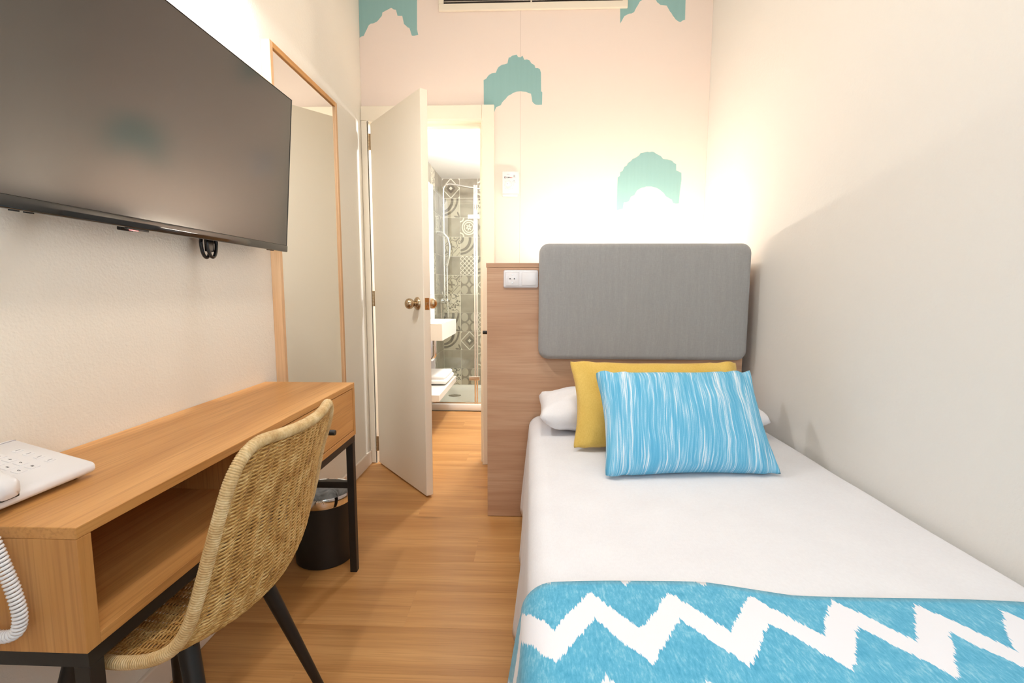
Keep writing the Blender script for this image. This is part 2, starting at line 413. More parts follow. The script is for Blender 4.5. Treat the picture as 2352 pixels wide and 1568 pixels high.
# ---- patterned cement tiles
def tile_mat(kind):
    M = Mat('cement_tile_' + kind, rough=.30, spec=.5)
    co = M.coord('Object', (1 / .09, 1, 1 / .097), False)
    x, _, z = M.xyz(co)
    big = M.noise(M.coord('Object', (9, 9, 9), True), 1, 3)
    light, mid, dark = srgb(182, 172, 152), srgb(146, 136, 119), srgb(98, 90, 79)
    r = (x * x + z * z).sqrt(); line = None
    if kind == 'lattice':
        d = (x.abs() + z.abs())
        p = (d + .0).op('PINGPONG', 1.0)
        a = ((d - 1.0).abs()).lt(.07)
        sq = d.lt(.2) + ((x.abs() - 1).abs() + (z.abs() - 1).abs()).lt(.2) + 0.0
        ring = ((d - .38).abs()).lt(.16)
        col = M.mix(ring, mid, dark); col = M.mix((a + sq).clamp(), col, srgb(226, 220, 204))
    elif kind == 'swirl':
        q = ((x + 1) * (x + 1) + (z - 1) * (z - 1)).sqrt()
        ang = (z - 1).atan2(x + 1)
        sp = ((q * 7 + ang * 1.5).sin()).gt(.45) * q.lt(1.5)
        arc = ((q - 1.75).abs()).lt(.11)
        q2 = ((x - 1) * (x - 1) + (z + 1) * (z + 1)).sqrt(); an2 = (z + 1).atan2(x - 1)
        leaf = (q2 - ((an2 * 7).sin() * .25 + .42)).lt(0.0)
        col = M.mix((sp + arc + leaf).clamp(), light, dark)
    elif kind == 'berries':
        v = M.comb(x * 2.4, z * 2.4, .3)
        dd = M.voronoi(v, 1.0, 'F1', .8).lt(.2)
        ln = ((M.noise(M.comb(x * 1.4, z * 1.4, 2.), 1, 1) * 6).sin().abs()).lt(.10)
        col = M.mix((dd + ln).clamp(), srgb(208, 198, 176), srgb(96, 88, 78))
    elif kind == 'medallion':
        ang = z.atan2(x)
        fl = (r - ((ang * 6).sin() * .10 + .26)).lt(0.0) * r.gt(.09)
        rings = ((r - .52).abs()).lt(.05) + ((r - .74).abs()).lt(.07)
        cx = ((x.abs() - 1) * (x.abs() - 1) + (z.abs() - 1) * (z.abs() - 1)).sqrt()
        cr = ((cx - .42).abs()).lt(.07)
        col = M.mix((fl + rings + cr).clamp(), mid, srgb(226, 220, 202))
    elif kind == 'checks':
        px = (x + 1).op('PINGPONG', .25) * 4; pz = (z + 1).op('PINGPONG', .25) * 4
        d = px + pz
        a = ((d - 1).abs()).lt(.18); sq = d.lt(.5)
        col = M.mix(sq, M.mix(a, mid, srgb(224, 216, 200)), dark)
    elif kind == 'ovals':
        cx = ((x.abs() - .55) * (x.abs() - .55) + (z.abs() - .55) * (z.abs() - .55) * .8).sqrt()
        ov = cx.lt(.40); ce = (x.abs() + z.abs()).lt(.28)
        col = M.mix((ov + ce).clamp(), srgb(120, 111, 97), srgb(178, 168, 148))
    elif kind == 'scroll':
        w = ((x * 3.2 + (z * 4).sin() * .9).sin() * (z * 3.2 + (x * 4).sin() * .9).sin())
        a = (w.abs() - .32).abs().lt(.13); ang = z.atan2(x)
        fl = (r - ((ang * 4).cos() * .13 + .24)).lt(0.0)
        col = M.mix((a + fl).clamp(), srgb(186, 175, 152), srgb(118, 109, 94))
    else:
        col = M.ramp(big, [(.3, srgb(128, 119, 104)), (.7, srgb(164, 154, 136))])
    col = M.mix(big * .30, col, mid)
    M.set('Base Color', col); return M.m

# ================================================================== the setting
# floor: slab plus single laminate planks
fl = struct('floor', B(XL - .1, XR + .1, YF - .1, 5.2, -.08, -.012), MT['subfloor'])
PW, PL = .185, 1.285
plank_cache = {}
def plank(x0, x1, y0, y1):
    key = (round(x1 - x0, 3), round(y1 - y0, 3))
    if key not in plank_cache:
        bm = B(-key[0] / 2, key[0] / 2, -key[1] / 2, key[1] / 2, -.006, .006, .0004, 1)
        me = bpy.data.meshes.new('plank'); bm.to_mesh(me); bm.free(); me.materials.append(MT['floor']); plank_cache[key] = me
    o = bpy.data.objects.new('plank', plank_cache[key]); C.objects.link(o); o.parent = fl
    o.location = ((x0 + x1) / 2, (y0 + y1) / 2, -.006)
offs = [.35, .95, .12, .70, 1.12, .52, .24, .83]
k = 0; y = YF - .02
while y < 4.10:
    y1 = min(y + PW, 4.10)
    lo, hi = (XL, XR) if y < 2.80 else (-.98, BX1)
    x = lo - offs[k % 8]
    while x < hi:
        a, b = max(x, lo), min(x + PL, hi)
        if b - a > .02: plank(a + .00015, b - .00015, y + .00015, y1 - .00015)
        x += PL
    y += PW; k += 1

struct('ceiling', B(XL - .1, XR + .1, YF - .1, YB + .1, ZC, ZC + .08), MT['ceiling'])
struct('wall_left', B(XL - .1, XL, YF - .1, YB + .1, 0, ZC), MT['wall'])
struct('wall_right', B(XR, XR + .1, YF - .1, YB + .1, 0, ZC), MT['wall_right'])
DX0, DX1, DZ = -.945, -.275, 2.035         # doorway opening in the far wall
bm = NB(); box(bm, DX1, XR, YB, YB + .1, 0, ZC); box(bm, XL, DX0, YB, YB + .1, 0, DZ); box(bm, XL, DX1, YB, YB + .1, DZ, ZC)
wb = struct('wall_back', bm, MT['plaster'])
SEAM = -.066
bm = NB(); box(bm, XL + .0005, SEAM - .0005, YB - .0016, YB, DZ, ZC); box(bm, DX1, SEAM - .0005, YB - .0016, YB, 0, DZ)
obj('wallpaper_panel', bm, MT['wallpaper'], wb)
obj('wallpaper_panel', B(SEAM + .0005, XR - .0005, YB - .0016, YB, 0, ZC), MT['wallpaper'], wb)

# wallpaper print: brushed arch motifs (outlines in metres on the wall)
def jag(pts, amp=.003, step=.012):
    out = []
    for i, (x, z) in enumerate(pts):
        x2, z2 = pts[(i + 1) % len(pts)]
        L = math.hypot(x2 - x, z2 - z); n = max(1, int(L / step))
        vertical = abs(x2 - x) < .2 * abs(z2 - z)
        for j in range(n):
            t = j / n
            a = 0 if vertical else random.uniform(-amp, amp)
            out.append((x + (x2 - x) * t, z + (z2 - z) * t + a))
    return out
MOTIFS = [[(-0.2746, 2.244), (-0.2582, 2.2534), (-0.2405, 2.2746), (-0.2052, 2.2836), (-0.1902, 2.3143), (-0.1701, 2.3235), (-0.14, 2.3326), (-0.1325, 2.3585), (-0.1126, 2.3724), (-0.0876, 2.3732), (-0.08, 2.3625), (-0.0658, 2.3622), (-0.0551, 2.3668), (-0.045, 2.3501), (-0.015, 2.345), (-0.0049, 2.3306), (0.0126, 2.3209), (0.0177, 2.3043), (0.0427, 2.2992), (0.0492, 2.2777), (0.0514, 2.1776), (0.0577, 2.1728), (0.0571, 2.1056), (0.0218, 2.106), (0.0016, 2.1231), (-0.0063, 2.1688), (-0.034, 2.1751), (-0.0642, 2.1815), (-0.0843, 2.1781), (-0.1069, 2.1724), (-0.1397, 2.1512), (-0.17, 2.1203), (-0.1775, 2.1035), (-0.2029, 2.0965), (-0.2156, 2.0652), (-0.2727, 2.0562)],
          [(0.4902, 1.525), (0.4966, 1.5225), (0.527, 1.5274), (0.5311, 1.5623), (0.5588, 1.5671), (0.5707, 1.5945), (0.5906, 1.6043), (0.6049, 1.6315), (0.6323, 1.6437), (0.6672, 1.6547), (0.7001, 1.6471), (0.7384, 1.6308), (0.7566, 1.6134), (0.7749, 1.5935), (0.803, 1.581), (0.8114, 1.5574), (0.8441, 1.5573), (0.8468, 1.6179), (0.8538, 1.6918), (0.8511, 1.7286), (0.8219, 1.741), (0.8207, 1.7728), (0.7949, 1.7949), (0.7447, 1.8026), (0.7341, 1.8198), (0.6935, 1.8396), (0.6559, 1.846), (0.6187, 1.8377), (0.6091, 1.8232), (0.5745, 1.8064), (0.5649, 1.7942), (0.5476, 1.7821), (0.543, 1.7674), (0.5282, 1.7602), (0.5187, 1.7381), (0.5062, 1.7333), (0.5043, 1.7111), (0.4919, 1.7038)],
          [(-0.9828, 2.6807), (-0.9836, 2.4826), (-0.9542, 2.4881), (-0.9232, 2.5493), (-0.8773, 2.5654), (-0.8475, 2.5943), (-0.8442, 2.6153), (-0.7939, 2.637), (-0.7671, 2.6222), (-0.7587, 2.5953), (-0.7316, 2.5923), (-0.7235, 2.5501), (-0.6924, 2.5243), (-0.6795, 2.4861), (-0.6432, 2.4914), (-0.6499, 2.5194), (-0.6471, 2.6743), (-0.6432, 2.7544), (-0.65, 2.7759), (-0.6763, 2.781), (-0.6817, 2.7976), (-0.7001, 2.8073), (-0.7107, 2.8217), (-0.7422, 2.8268), (-0.7528, 2.8435), (-0.7641, 2.8389), (-0.779, 2.8392), (-0.787, 2.8499), (-0.8133, 2.8491), (-0.8342, 2.8352), (-0.8421, 2.8093), (-0.8737, 2.8002), (-0.8949, 2.791), (-0.9106, 2.7603), (-0.9478, 2.7513), (-0.9664, 2.7301), (-0.9836, 2.7207)],
          [(0.4817, 2.6527), (0.4849, 2.5332), (0.5075, 2.57), (0.5593, 2.5855), (0.588, 2.6424), (0.6305, 2.6702), (0.6745, 2.649), (0.7015, 2.6198), (0.7363, 2.6167), (0.7546, 2.5901), (0.7866, 2.5443), (0.8131, 2.5315), (0.8386, 2.5434), (0.837, 2.6458), (0.8386, 2.7439), (0.8314, 2.7654), (0.8039, 2.7705), (0.7983, 2.7871), (0.779, 2.7968), (0.7678, 2.8112), (0.7348, 2.8163), (0.7236, 2.833), (0.7118, 2.8284), (0.6962, 2.8287), (0.6878, 2.8394), (0.6603, 2.8386), (0.6383, 2.8247), (0.6301, 2.7988), (0.5969, 2.7897), (0.5747, 2.7805), (0.5582, 2.7498), (0.5193, 2.7408), (0.4998, 2.7196), (0.4817, 2.7102)]]
for pts in MOTIFS:
    pts = [(max(x, XL + .003), z) for x, z in pts]
    obj('printed_motif', poly_prism(NB(), jag(pts), YB - .0022, YB - .0016), MT['teal'], wb)

# wall behind the camera, with the window that lets the daylight in
WX0, WX1, WZ0, WZ1 = -.20, .80, .95, 2.20
bm = NB(); box(bm, XL, WX0, YF - .1, YF, 0, ZC); box(bm, WX1, XR, YF - .1, YF, 0, ZC); box(bm, WX0, WX1, YF - .1, YF, 0, WZ0); box(bm, WX0, WX1, YF - .1, YF, WZ1, ZC)
struct('wall_front', bm, MT['wall'])
bm = NB()
for a in ((WX0, WX0 + .05), (WX1 - .05, WX1), (.275, .325)): box(bm, a[0], a[1], YF - .08, YF - .03, WZ0, WZ1)
box(bm, WX0 + .05, WX1 - .05, YF - .08, YF - .03, WZ0, WZ0 + .05); box(bm, WX0 + .05, WX1 - .05, YF - .08, YF - .03, WZ1 - .05, WZ1)
w1 = struct('window_1', bm, MT['plain_white'])
obj('pane', B(WX0 + .05, .275, YF - .058, YF - .052, WZ0 + .05, WZ1 - .05), MT['pane'], w1)
obj('pane', B(.325, WX1 - .05, YF - .058, YF - .052, WZ0 + .05, WZ1 - .05), MT['pane'], w1)
obj('window_sill', B(WX0 - .03, WX1 + .03, YF - .03, YF + .05, WZ0 - .03, WZ0, .004), MT['plain_white'], w1)

# skirting boards
struct('baseboard_left', B(XL, XL + .012, YF, YB - .022, 0, .082, .003), MT['skirting'])
struct('baseboard_right', B(XR - .012, XR, YF + .012, YB, 0, .082, .003), MT['skirting'])
struct('baseboard_front', B(XL + .012, XR - .012, YF, YF + .012, 0, .082, .003), MT['skirting'])

# door surround
AY = YB - .0225
t1 = struct('trim_1', B(-.284, -.214, AY, YB - .0017, 0, 2.104, .004), MT['trim'])
obj('architrave', B(XL + .001, -.936, AY, YB - .0017, 0, 2.024, .004), MT['trim'], t1)
obj('architrave', B(XL + .001, -.284, AY - .0005, YB - .0017, 2.024, 2.104, .004), MT['trim'], t1)
obj('jamb', B(DX0, -.936, AY, YB + .12, 0, 2.03, .001), MT['trim'], t1)
obj('jamb', B(-.288, DX1, AY + .002, YB + .12, 0, 2.03, .001), MT['trim'], t1)
obj('head_jamb', B(-.936, -.288, AY + .002, YB + .12, 2.016, 2.03, .001), MT['trim'], t1)
obj('door_stop', B(-.300, -.288, YB + .03, YB + .055, 0, 2.016), MT['trim'], t1)
obj('door_stop', B(-.936, -.924, YB + .03, YB + .055, 0, 2.016), MT['trim'], t1)
obj('door_stop', B(-.924, -.300, YB + .03, YB + .055, 2.004, 2.016), MT['trim'], t1)

# open door leaf, hinged on the left
HX, HY = -.922, 2.806
ex, ey = -.5253 - HX, 2.3333 - HY; DL = math.hypot(ex, ey); DA = math.atan2(ey, ex)
door = struct('door_1', B(0, DL, 0, .038, .010, 2.003, .0025), MT['trim'], base=None)
door.location = (HX, HY, 0); door.rotation_euler = (0, 0, DA)
def dpart(name, bm, mat, parent=door, smooth=True):
    me = bpy.data.meshes.new(name); bm.to_mesh(me); bm.free(); me.materials.append(mat)
    if smooth:
        for p in me.polygons: p.use_smooth = True
        me.set_sharp_from_angle(angle=math.radians(40))
    o = bpy.data.objects.new(name, me); C.objects.link(o); o.parent = parent; return o
KX, KZ = DL - .062, .993
knob_prof = [(0, -.066), (.010, -.0655), (.019, -.062), (.025, -.055), (.0272, -.047), (.026, -.038), (.021, -.030), (.0135, -.0245), (.0115, -.020), (.0125, -.014)]
rose_prof = [(.0125, -.016), (.020, -.014), (.029, -.009), (.0325, -.005), (.033, 0.0)]
for sgn, y0 in ((1, 0.0), (-1, .038)):
    kb = dpart('knob', lathe(NB(), knob_prof, (KX, y0, KZ), (0, sgn, 0)), MT['nickel'])
    dpart('rosette', lathe(NB(), rose_prof, (KX, y0, KZ), (0, sgn, 0)), MT['nickel'], kb)
lp = dpart('latch_plate', B(DL - .0005, DL + .0012, .008, .031, KZ - .029, KZ + .029, .0004, 1), MT['brass'], smooth=False)
dpart('latch_bolt', B(DL + .0010, DL + .0085, .011, .024, KZ - .008, KZ + .008, .001, 1), MT['nickel'], lp, False)
for dz in (-.022, .022): dpart('screw', cyl(NB(), (DL + .001, .0195, KZ + dz), (DL + .0018, .0195, KZ + dz), .0032, n=10), MT['nickel'], lp)
for hz in (.127, 1.010, 1.902):
    bm = NB()
    for q in range(5): cyl(bm, (-.008, -.006, hz - .045 + q * .0182), (-.008, -.006, hz - .045 + q * .0182 + .0172), .0062, n=12)
    hg = dpart('hinge', bm, MT['nickel'])
    dpart('hinge_leaf', B(-.006, .0, -.003, .030, hz - .045, hz + .045), MT['nickel'], hg, False)

# ================================================================== bathroom beyond the door
struct('ceiling_bathroom', B(BX0 - .1, BX1 + .1, YB + .1, BY + .1, BZ, BZ + .08), MT['ceiling'])
wl = struct('wall_bathroom_left', B(BX0 - .1, BX0 - .003, YB + .1, BY + .1, 0, BZ), MT['grout'])
wk = struct('wall_bathroom_back', B(BX0 - .003, BX1, BY + .003, BY + .1, 0, BZ), MT['grout'])
struct('wall_bathroom_right', B(BX1, BX1 + .1, YB + .1, BY + .1, 0, BZ), MT['plain_white'])
KINDS = ['lattice', 'swirl', 'berries', 'medallion', 'checks', 'ovals', 'scroll', 'plain']
TW, TH, TZ0 = .182, .1955, .043
tile_me = {}
for kd in KINDS:
    bm = NB(); w, h = TW / 2 - .0017, TH / 2 - .0017
    A = [bm.verts.new((sx * w, .003, sz * h)) for sx, sz in ((-1, -1), (1, -1), (1, 1), (-1, 1))]
    Bv = [bm.verts.new((sx * w, .0008, sz * h)) for sx, sz in ((-1, -1), (1, -1), (1, 1), (-1, 1))]
    Cv = [bm.verts.new((sx * (w - .001), 0, sz * (h - .001))) for sx, sz in ((-1, -1), (1, -1), (1, 1), (-1, 1))]
    for P, Q in ((A, Bv), (Bv, Cv)):
        for i in range(4): bm.faces.new((P[i], P[(i + 1) % 4], Q[(i + 1) % 4], Q[i]))
    bm.faces.new(Cv); bmesh.ops.recalc_face_normals(bm, faces=bm.faces)
    me = bpy.data.meshes.new('tile'); bm.to_mesh(me); bm.free(); me.materials.append(tile_mat(kd)); tile_me[kd] = me
COL0 = ['lattice', 'swirl', 'plain', 'scroll', 'plain', 'scroll', 'berries', 'swirl', 'swirl', 'plain', 'berries']
COL1 = ['plain', 'plain', 'medallion', 'swirl', 'checks', 'ovals', 'plain', 'ovals', 'lattice', 'plain', 'ovals']
def tile(kd, parent, loc, rz):
    o = bpy.data.objects.new('tile', tile_me[kd]); C.objects.link(o); o.parent = parent; o.location = loc; o.rotation_euler = (0, 0, rz)
rt = random.Random(3)
for c in range(6):
    for r in range(11):
        kd = COL0[r] if c == 0 else COL1[r] if c == 1 else rt.choice(KINDS)
        tile(kd, wk, (BX0 + TW * (c + .5), BY, BZ - TH * (r + .5)), 0)
ny = int((BY - (YB + .13)) / TW)
for c in range(ny):
    for r in range(11):
        tile(rt.choice(KINDS + ['plain'] * 16), wl, (BX0, BY - TW * (c + .5), BZ - TH * (r + .5)), PI / 2)

# shower tray
TX0, TX1, TY0 = BX0, .04, 4.11
t = thing('shower_tray', (-.44, 4.55, 0), 'white ceramic shower tray on the bathroom floor under the tiled wall', 'shower tray')
bm = NB()
box(bm, TX0, TX1, TY0, TY0 + .05, 0, .062, .008); box(bm, TX0, TX0 + .035, TY0 + .05, BY, 0, .062, .006); box(bm, TX1 - .04, TX1, TY0 + .05, BY, 0, .062, .006); box(bm, TX0 + .035, TX1 - .04, BY - .035, BY, 0, .062, .006)
obj('rim', bm, MT['ceramic'], t, True)
obj('basin', B(TX0 + .03, TX1 - .035, TY0 + .045, BY - .03, .005, .035), MT['ceramic'], t)
dr = obj('drain', lathe(NB(), [(.062, .035), (.062, .038), (.056, .0405), (.02, .042), (0, .042)], (-.735, 4.57, 0)), MT['chrome'], t, True)
# shower screen
t = thing('shower_screen', (-.44, 4.13, .062), 'clear glass shower screen with chrome posts standing on the tray', 'shower screen')
obj('glass_panel', B(-.835, -.487, 4.128, 4.134, .075, 1.93), MT['shower_glass'], t)
obj('glass_panel', B(-.458, .02, 4.128, 4.134, .075, 1.93), MT['shower_glass'], t)
obj('post', B(-.488, -.474, 4.122, 4.140, .062, 1.94, .002), MT['chrome'], t)
obj('post', B(-.470, -.457, 4.122, 4.140, .062, 1.94, .002), MT['chrome'], t)
obj('bottom_rail', B(-.91, .02, 4.124, 4.138, .063, .076, .002), MT['chrome'], t)
obj('wall_profile', B(-.91, -.835, 4.118, 4.144, .076, 1.945, .002), MT['white_plastic'], t)
for z0 in (.275, 1.66):
    obj('clamp', B(-.535, -.44, 4.112, 4.127, z0, z0 + .035, .002), MT['chrome'], t)
    obj('clamp', B(-.535, -.44, 4.135, 4.150, z0, z0 + .035, .002), MT['chrome'], t)
# shower column
SX, SY = -.848, 4.70
t = thing('shower_column', (SX, SY, .9), 'chrome shower column with overhead arm fixed to the tiled wall', 'shower')
arc = [(SX, SY, .98 + i * .1) for i in range(11)] + [(SX + .05 * (1 - math.cos(a)), SY, 2.02 + .05 * math.sin(a)) for a in [i * PI / 12 for i in range(1, 7)]] + [(SX + .08 + i * .07, SY - .004 * i, 2.071 - .012 * i) for i in range(6)]
obj('riser_pipe', tube(NB(), arc, .010, 12), MT['chrome'], t, True)
obj('rain_head', lathe(NB(), [(0, .02), (.012, .02), (.014, .006), (.09, .004), (.09, -.004), (0, -.004)], (SX + .44, SY - .022, 1.985)), MT['chrome'], t, True)
obj('bracket', cyl(NB(), (BX0 - .001, SY, 1.62), (SX, SY, 1.62), .012), MT['chrome'], t, True)
mx = obj('mixer_valve', cyl(NB(), (BX0 + .03, SY - .11, .96), (BX0 + .03, SY + .11, .96), .024), MT['chrome'], t, True)
obj('mixer_body', lathe(NB(), [(.028, -.03), (.030, 0), (.030, .05), (.02, .06), (0, .06)], (BX0 + .02, SY, .96), (1, 0, 0)), MT['chrome'], mx, True)
obj('lever', cyl(NB(), (BX0 + .07, SY - .02, .965), (BX0 + .06, SY - .10, 1.05), .005), MT['chrome'], mx, True)
hs = obj('hand_shower', tube(NB(), [(SX + .01, SY - .02, 1.60), (SX + .045, SY - .03, 1.56), (SX + .062, SY - .03, 1.48), (SX + .055, SY - .03, 1.38), (SX + .03, SY - .02, 1.30)], [.012, .013, .012, .012, .016], 12), MT['chrome'], t, True)
obj('shower_hose', tube(NB(), [(SX + .03, SY - .02, 1.30), (SX + .035, SY - .03, 1.1), (SX + .04, SY - .04, .8), (SX + .035, SY - .05, .62), (SX + .01, SY - .055, .58), (SX - .02, SY - .05, .66), (SX - .03, SY - .03, .93)], .006, 8), MT['chrome'], hs, True)
# basin, shelf, cabinet
t = thing('washbasin', (-.77, 3.70, .70), 'white block washbasin hung on the bathroom wall', 'washbasin')
bm = NB(); box(bm, BX0 + .001, -.66, 3.415, 3.985, .70, .735); box(bm, BX0 + .001, -.63, 3.38, 3.415, .70, .82); box(bm, BX0 + .001, -.63, 3.985, 4.02, .70, .82); box(bm, -.66, -.63, 3.415, 3.985, .70, .82); box(bm, BX0 + .001, -.83, 3.415, 3.985, .735, .82)
obj('basin', bm, MT['ceramic'], t)
tp = obj('tap', tube(NB(), [(-.87, 3.70, .82), (-.87, 3.70, .93), (-.85, 3.70, .955), (-.77, 3.70, .95), (-.75, 3.70, .935)], .013, 12), MT['chrome'], t, True)
obj('tap_lever', B(-.885, -.83, 3.693, 3.707, .968, .976, .002), MT['chrome'], tp)
obj('waste_pipe', tube(NB(), [(-.75, 3.70, .70), (-.75, 3.70, .55), (-.77, 3.70, .52), (BX0, 3.70, .52)], .016, 12), MT['chrome'], t, True)
t = tag(obj('bathroom_shelf', B(BX0, -.635, 3.27, 4.04, .28, .328, .003), MT['ceramic'], base=(-.77, 3.65, .28)), 'thick cream shelf on the bathroom wall below the washbasin', 'shelf')
t = thing('folded_towel', (-.76, 3.78, .328), 'folded white towel lying on the low bathroom shelf', 'towel')
def fold(z0, z1, d):
    bm = B(-.885 + d, -.645 - d, 3.60 + d, 3.99 - d, z0, z1, .016, 3)
    bmesh.ops.subdivide_edges(bm, edges=bm.edges, cuts=2)
    for v in bm.verts: v.co += Vector((0, 0, .006 * noise.noise(v.co * 9)))
    return bm
obj('lower_fold', fold(.336, .372, 0), MT['towel'], t, True, 180); obj('upper_fold', fold(.366, .402, .012), MT['towel'], t, True, 180)
t = thing('soap_dispenser', (-.80, 3.96, .82), 'white pump soap dispenser standing on the washbasin edge', 'dispenser')
obj('bottle', lathe(NB(), [(0, 0), (.026, 0), (.027, .006), (.027, .10), (.020, .118), (.010, .122), (.010, .132), (0, .132)], (-.865, 3.96, .82)), MT['white_plastic'], t, True)
obj('pump', tube(NB(), [(-.865, 3.96, .95), (-.865, 3.96, .975), (-.855, 3.96, .982), (-.83, 3.96, .978)], .006, 10), MT['white_plastic'], t, True)
t = thing('bathroom_cabinet', (-.87, 3.75, .98), 'slim white wall cabinet above the washbasin', 'cabinet')
obj('body', B(BX0 + .001, -.848, 3.42, 4.06, 1.02, 1.935, .002), MT['white_plastic'], t)
obj('door', B(-.847, -.832, 3.42, 3.738, 1.022, 1.933, .002), MT['white_plastic'], t)
obj('door', B(-.847, -.832, 3.742, 4.06, 1.022, 1.933, .002), MT['white_plastic'], t)
# bathroom ceiling lamp
t = thing('ceiling_lamp', (-.15, 3.55, BZ), 'round opal lamp on the bathroom ceiling', 'lamp')
obj('base', cyl(NB(), (-.15, 3.55, BZ), (-.15, 3.55, BZ - .02), .13), MT['white_plastic'], t, True)
obj('opal_shade', lathe(NB(), [(.125, -.02), (.124, -.045), (.10, -.07), (.05, -.082), (0, -.085)], (-.15, 3.55, BZ)), MT['bath_lens'], t, True)
def area_light(name, loc, power, color, size, parent, shape='DISK', sy=None, rot=(0, 0, 0), spread=None):
    ld = bpy.data.lights.new(name, 'AREA'); ld.energy = power; ld.color = color; ld.shape = shape; ld.size = size
    if sy: ld.size_y = sy
    if spread: ld.spread = spread
    o = bpy.data.objects.new(name, ld); C.objects.link(o)
    o.parent = parent; o.location = Vector(loc) - BASE[parent.name]; o.rotation_euler = rot; return o
ld = bpy.data.lights.new('lamp_light', 'POINT'); ld.energy = P_BATH; ld.color = COOLW; ld.shadow_soft_size = .08
o = bpy.data.objects.new('lamp_light', ld); C.objects.link(o); o.parent = t; o.location = (0, 0, -.18)

# ================================================================== lamps of the bedroom, with an added ceiling fill
LX, LY, LZ = -.908, 1.45, 2.085
t = thing('wall_lamp', (XL, LY, LZ), 'white wall lamp on a short arm above the television', 'lamp')
obj('wall_plate', lathe(NB(), [(.045, 0), (.045, .010), (.040, .014), (0, .014)], (XL, LY, LZ + .06), (1, 0, 0)), MT['white_plastic'], t, True)
obj('arm', tube(NB(), [(XL + .012, LY, LZ + .06), (LX - .03, LY, LZ + .063), (LX - .012, LY, LZ + .06), (LX, LY, LZ + .045)], .009, 12), MT['white_plastic'], t, True)
obj('shade', lathe(NB(), [(0, .046), (.03, .044), (.055, .022), (.062, .004), (.062, .0), (.059, .0), (.052, .018), (.028, .038), (0, .040)], (LX, LY, LZ), n=48), MT['white_plastic'], t, True)
obj('bulb', cyl(NB(), (LX, LY, LZ + .004), (LX, LY, LZ + .010), .045, n=32), MT['lens'], t)
area_light('lamp_beam', (LX, LY, LZ + .002), P_LAMP, COOLW, .085, t)
t = thing('ceiling_lamp', (.0, 1.0, ZC), 'added fill light, a flat round opal lamp on the bedroom ceiling', 'lamp')  # added fill lamp, unseen, lifts the overall brightness of the room
obj('base', cyl(NB(), (0, 1.0, ZC), (0, 1.0, ZC - .025), .17, n=40), MT['white_plastic'], t, True)
obj('opal_shade', lathe(NB(), [(.165, -.025), (.164, -.05), (.13, -.072), (.06, -.082), (0, -.084)], (0, 1.0, ZC)), MT['fill_opal'], t, True)
area_light('added_fill_glow', (0, 1.0, ZC - .09), P_FILL, NEUTRAL, .30, t)
# LED strip behind the headboard
t = thing('led_strip', (.49, 2.555, 1.1815), 'warm led strip along the top of the headboard unit behind the pad', 'lamp')
obj('profile', B(.05, .925, 2.540, 2.570, 1.1815, 1.188), MT['white_plastic'], t)
obj('diffuser', B(.055, .92, 2.543, 2.567, 1.188, 1.194, .001), MT['led'], t)

# ================================================================== headboard unit
UX0, UX1, UY, UH = -.196, .946, 2.152, 1.1814
t = thing('headboard_unit', ((UX0 + UX1) / 2, UY, 0), 'pale oak storage unit serving as headboard behind the bed', 'headboard')
obj('front_panel', B(UX0, UX1, UY, UY + .018, .002, UH - .021, .001), MT['oak_x'], t)
obj('top_board', B(UX0 - .004, UX1, UY, 2.70, UH - .020, UH, .001), MT['oak_x'], t)
obj('side_panel', B(UX1 - .018, UX1, UY + .019, 2.69, .002, UH - .021), MT['oak_z'], t)
obj('back_panel', B(UX0 + .02, UX1 - .019, 2.672, 2.69, .002, UH - .021), MT['oak_z'], t)
d = obj('door', B(UX0, UX0 + .018, UY + .020, 2.69, .012, UH - .023), MT['oak_z'], t)
obj('knob', lathe(NB(), [(.0065, 0), (.0065, -.012), (.009, -.014), (.009, -.046), (0, -.047)], (UX0, 2.42, .847), (1, 0, 0)), MT['black'], d, True)
# upholstered pad
def rounded_pad(x0, x1, z0, z1, y0, y1, r, e):
    bm = NB(); out = []
    for cx, cz, a0 in ((x1 - r, z1 - r, 0), (x0 + r, z1 - r, PI / 2), (x0 + r, z0 + r, PI), (x1 - r, z0 + r, 1.5 * PI)):
        for i in range(9): a = a0 + i * PI / 16; out.append((cx + r * math.cos(a), cz + r * math.sin(a)))
    cx, cz = (x0 + x1) / 2, (z0 + z1) / 2; n = len(out); rings = []
    def ring(ins, y):
        R = []
        for (x, z) in out:
            fx = (x1 - x0 - 2 * ins) / (x1 - x0); fz = (z1 - z0 - 2 * ins) / (z1 - z0)
            R.append(bm.verts.new((cx + (x - cx) * fx, y, cz + (z - cz) * fz)))
        rings.append(R)
    ring(0, y1); ring(0, y0 + e)
    for i in range(1, 7): a = i / 6 * PI / 2; ring(e * (1 - math.cos(a)), y0 + e - e * math.sin(a))
    ring(.08, y0 - .003)
    for P, Q in zip(rings[:-1], rings[1:]):
        for i in range(n): bm.faces.new((P[i], P[(i + 1) % n], Q[(i + 1) % n], Q[i]))
    bm.faces.new(rings[0][::-1]); bm.faces.new(rings[-1])
    bmesh.ops.recalc_face_normals(bm, faces=bm.faces); return bm
tag(obj('headboard_pad', rounded_pad(.036, .944, .757, 1.2635, 2.098, UY - .0005, .042, .022), MT['upholstery'], smooth=True, angle=60, base=(.49, 2.125, .757)), 'grey fabric upholstered headboard pad with rounded corners', 'headboard pad')
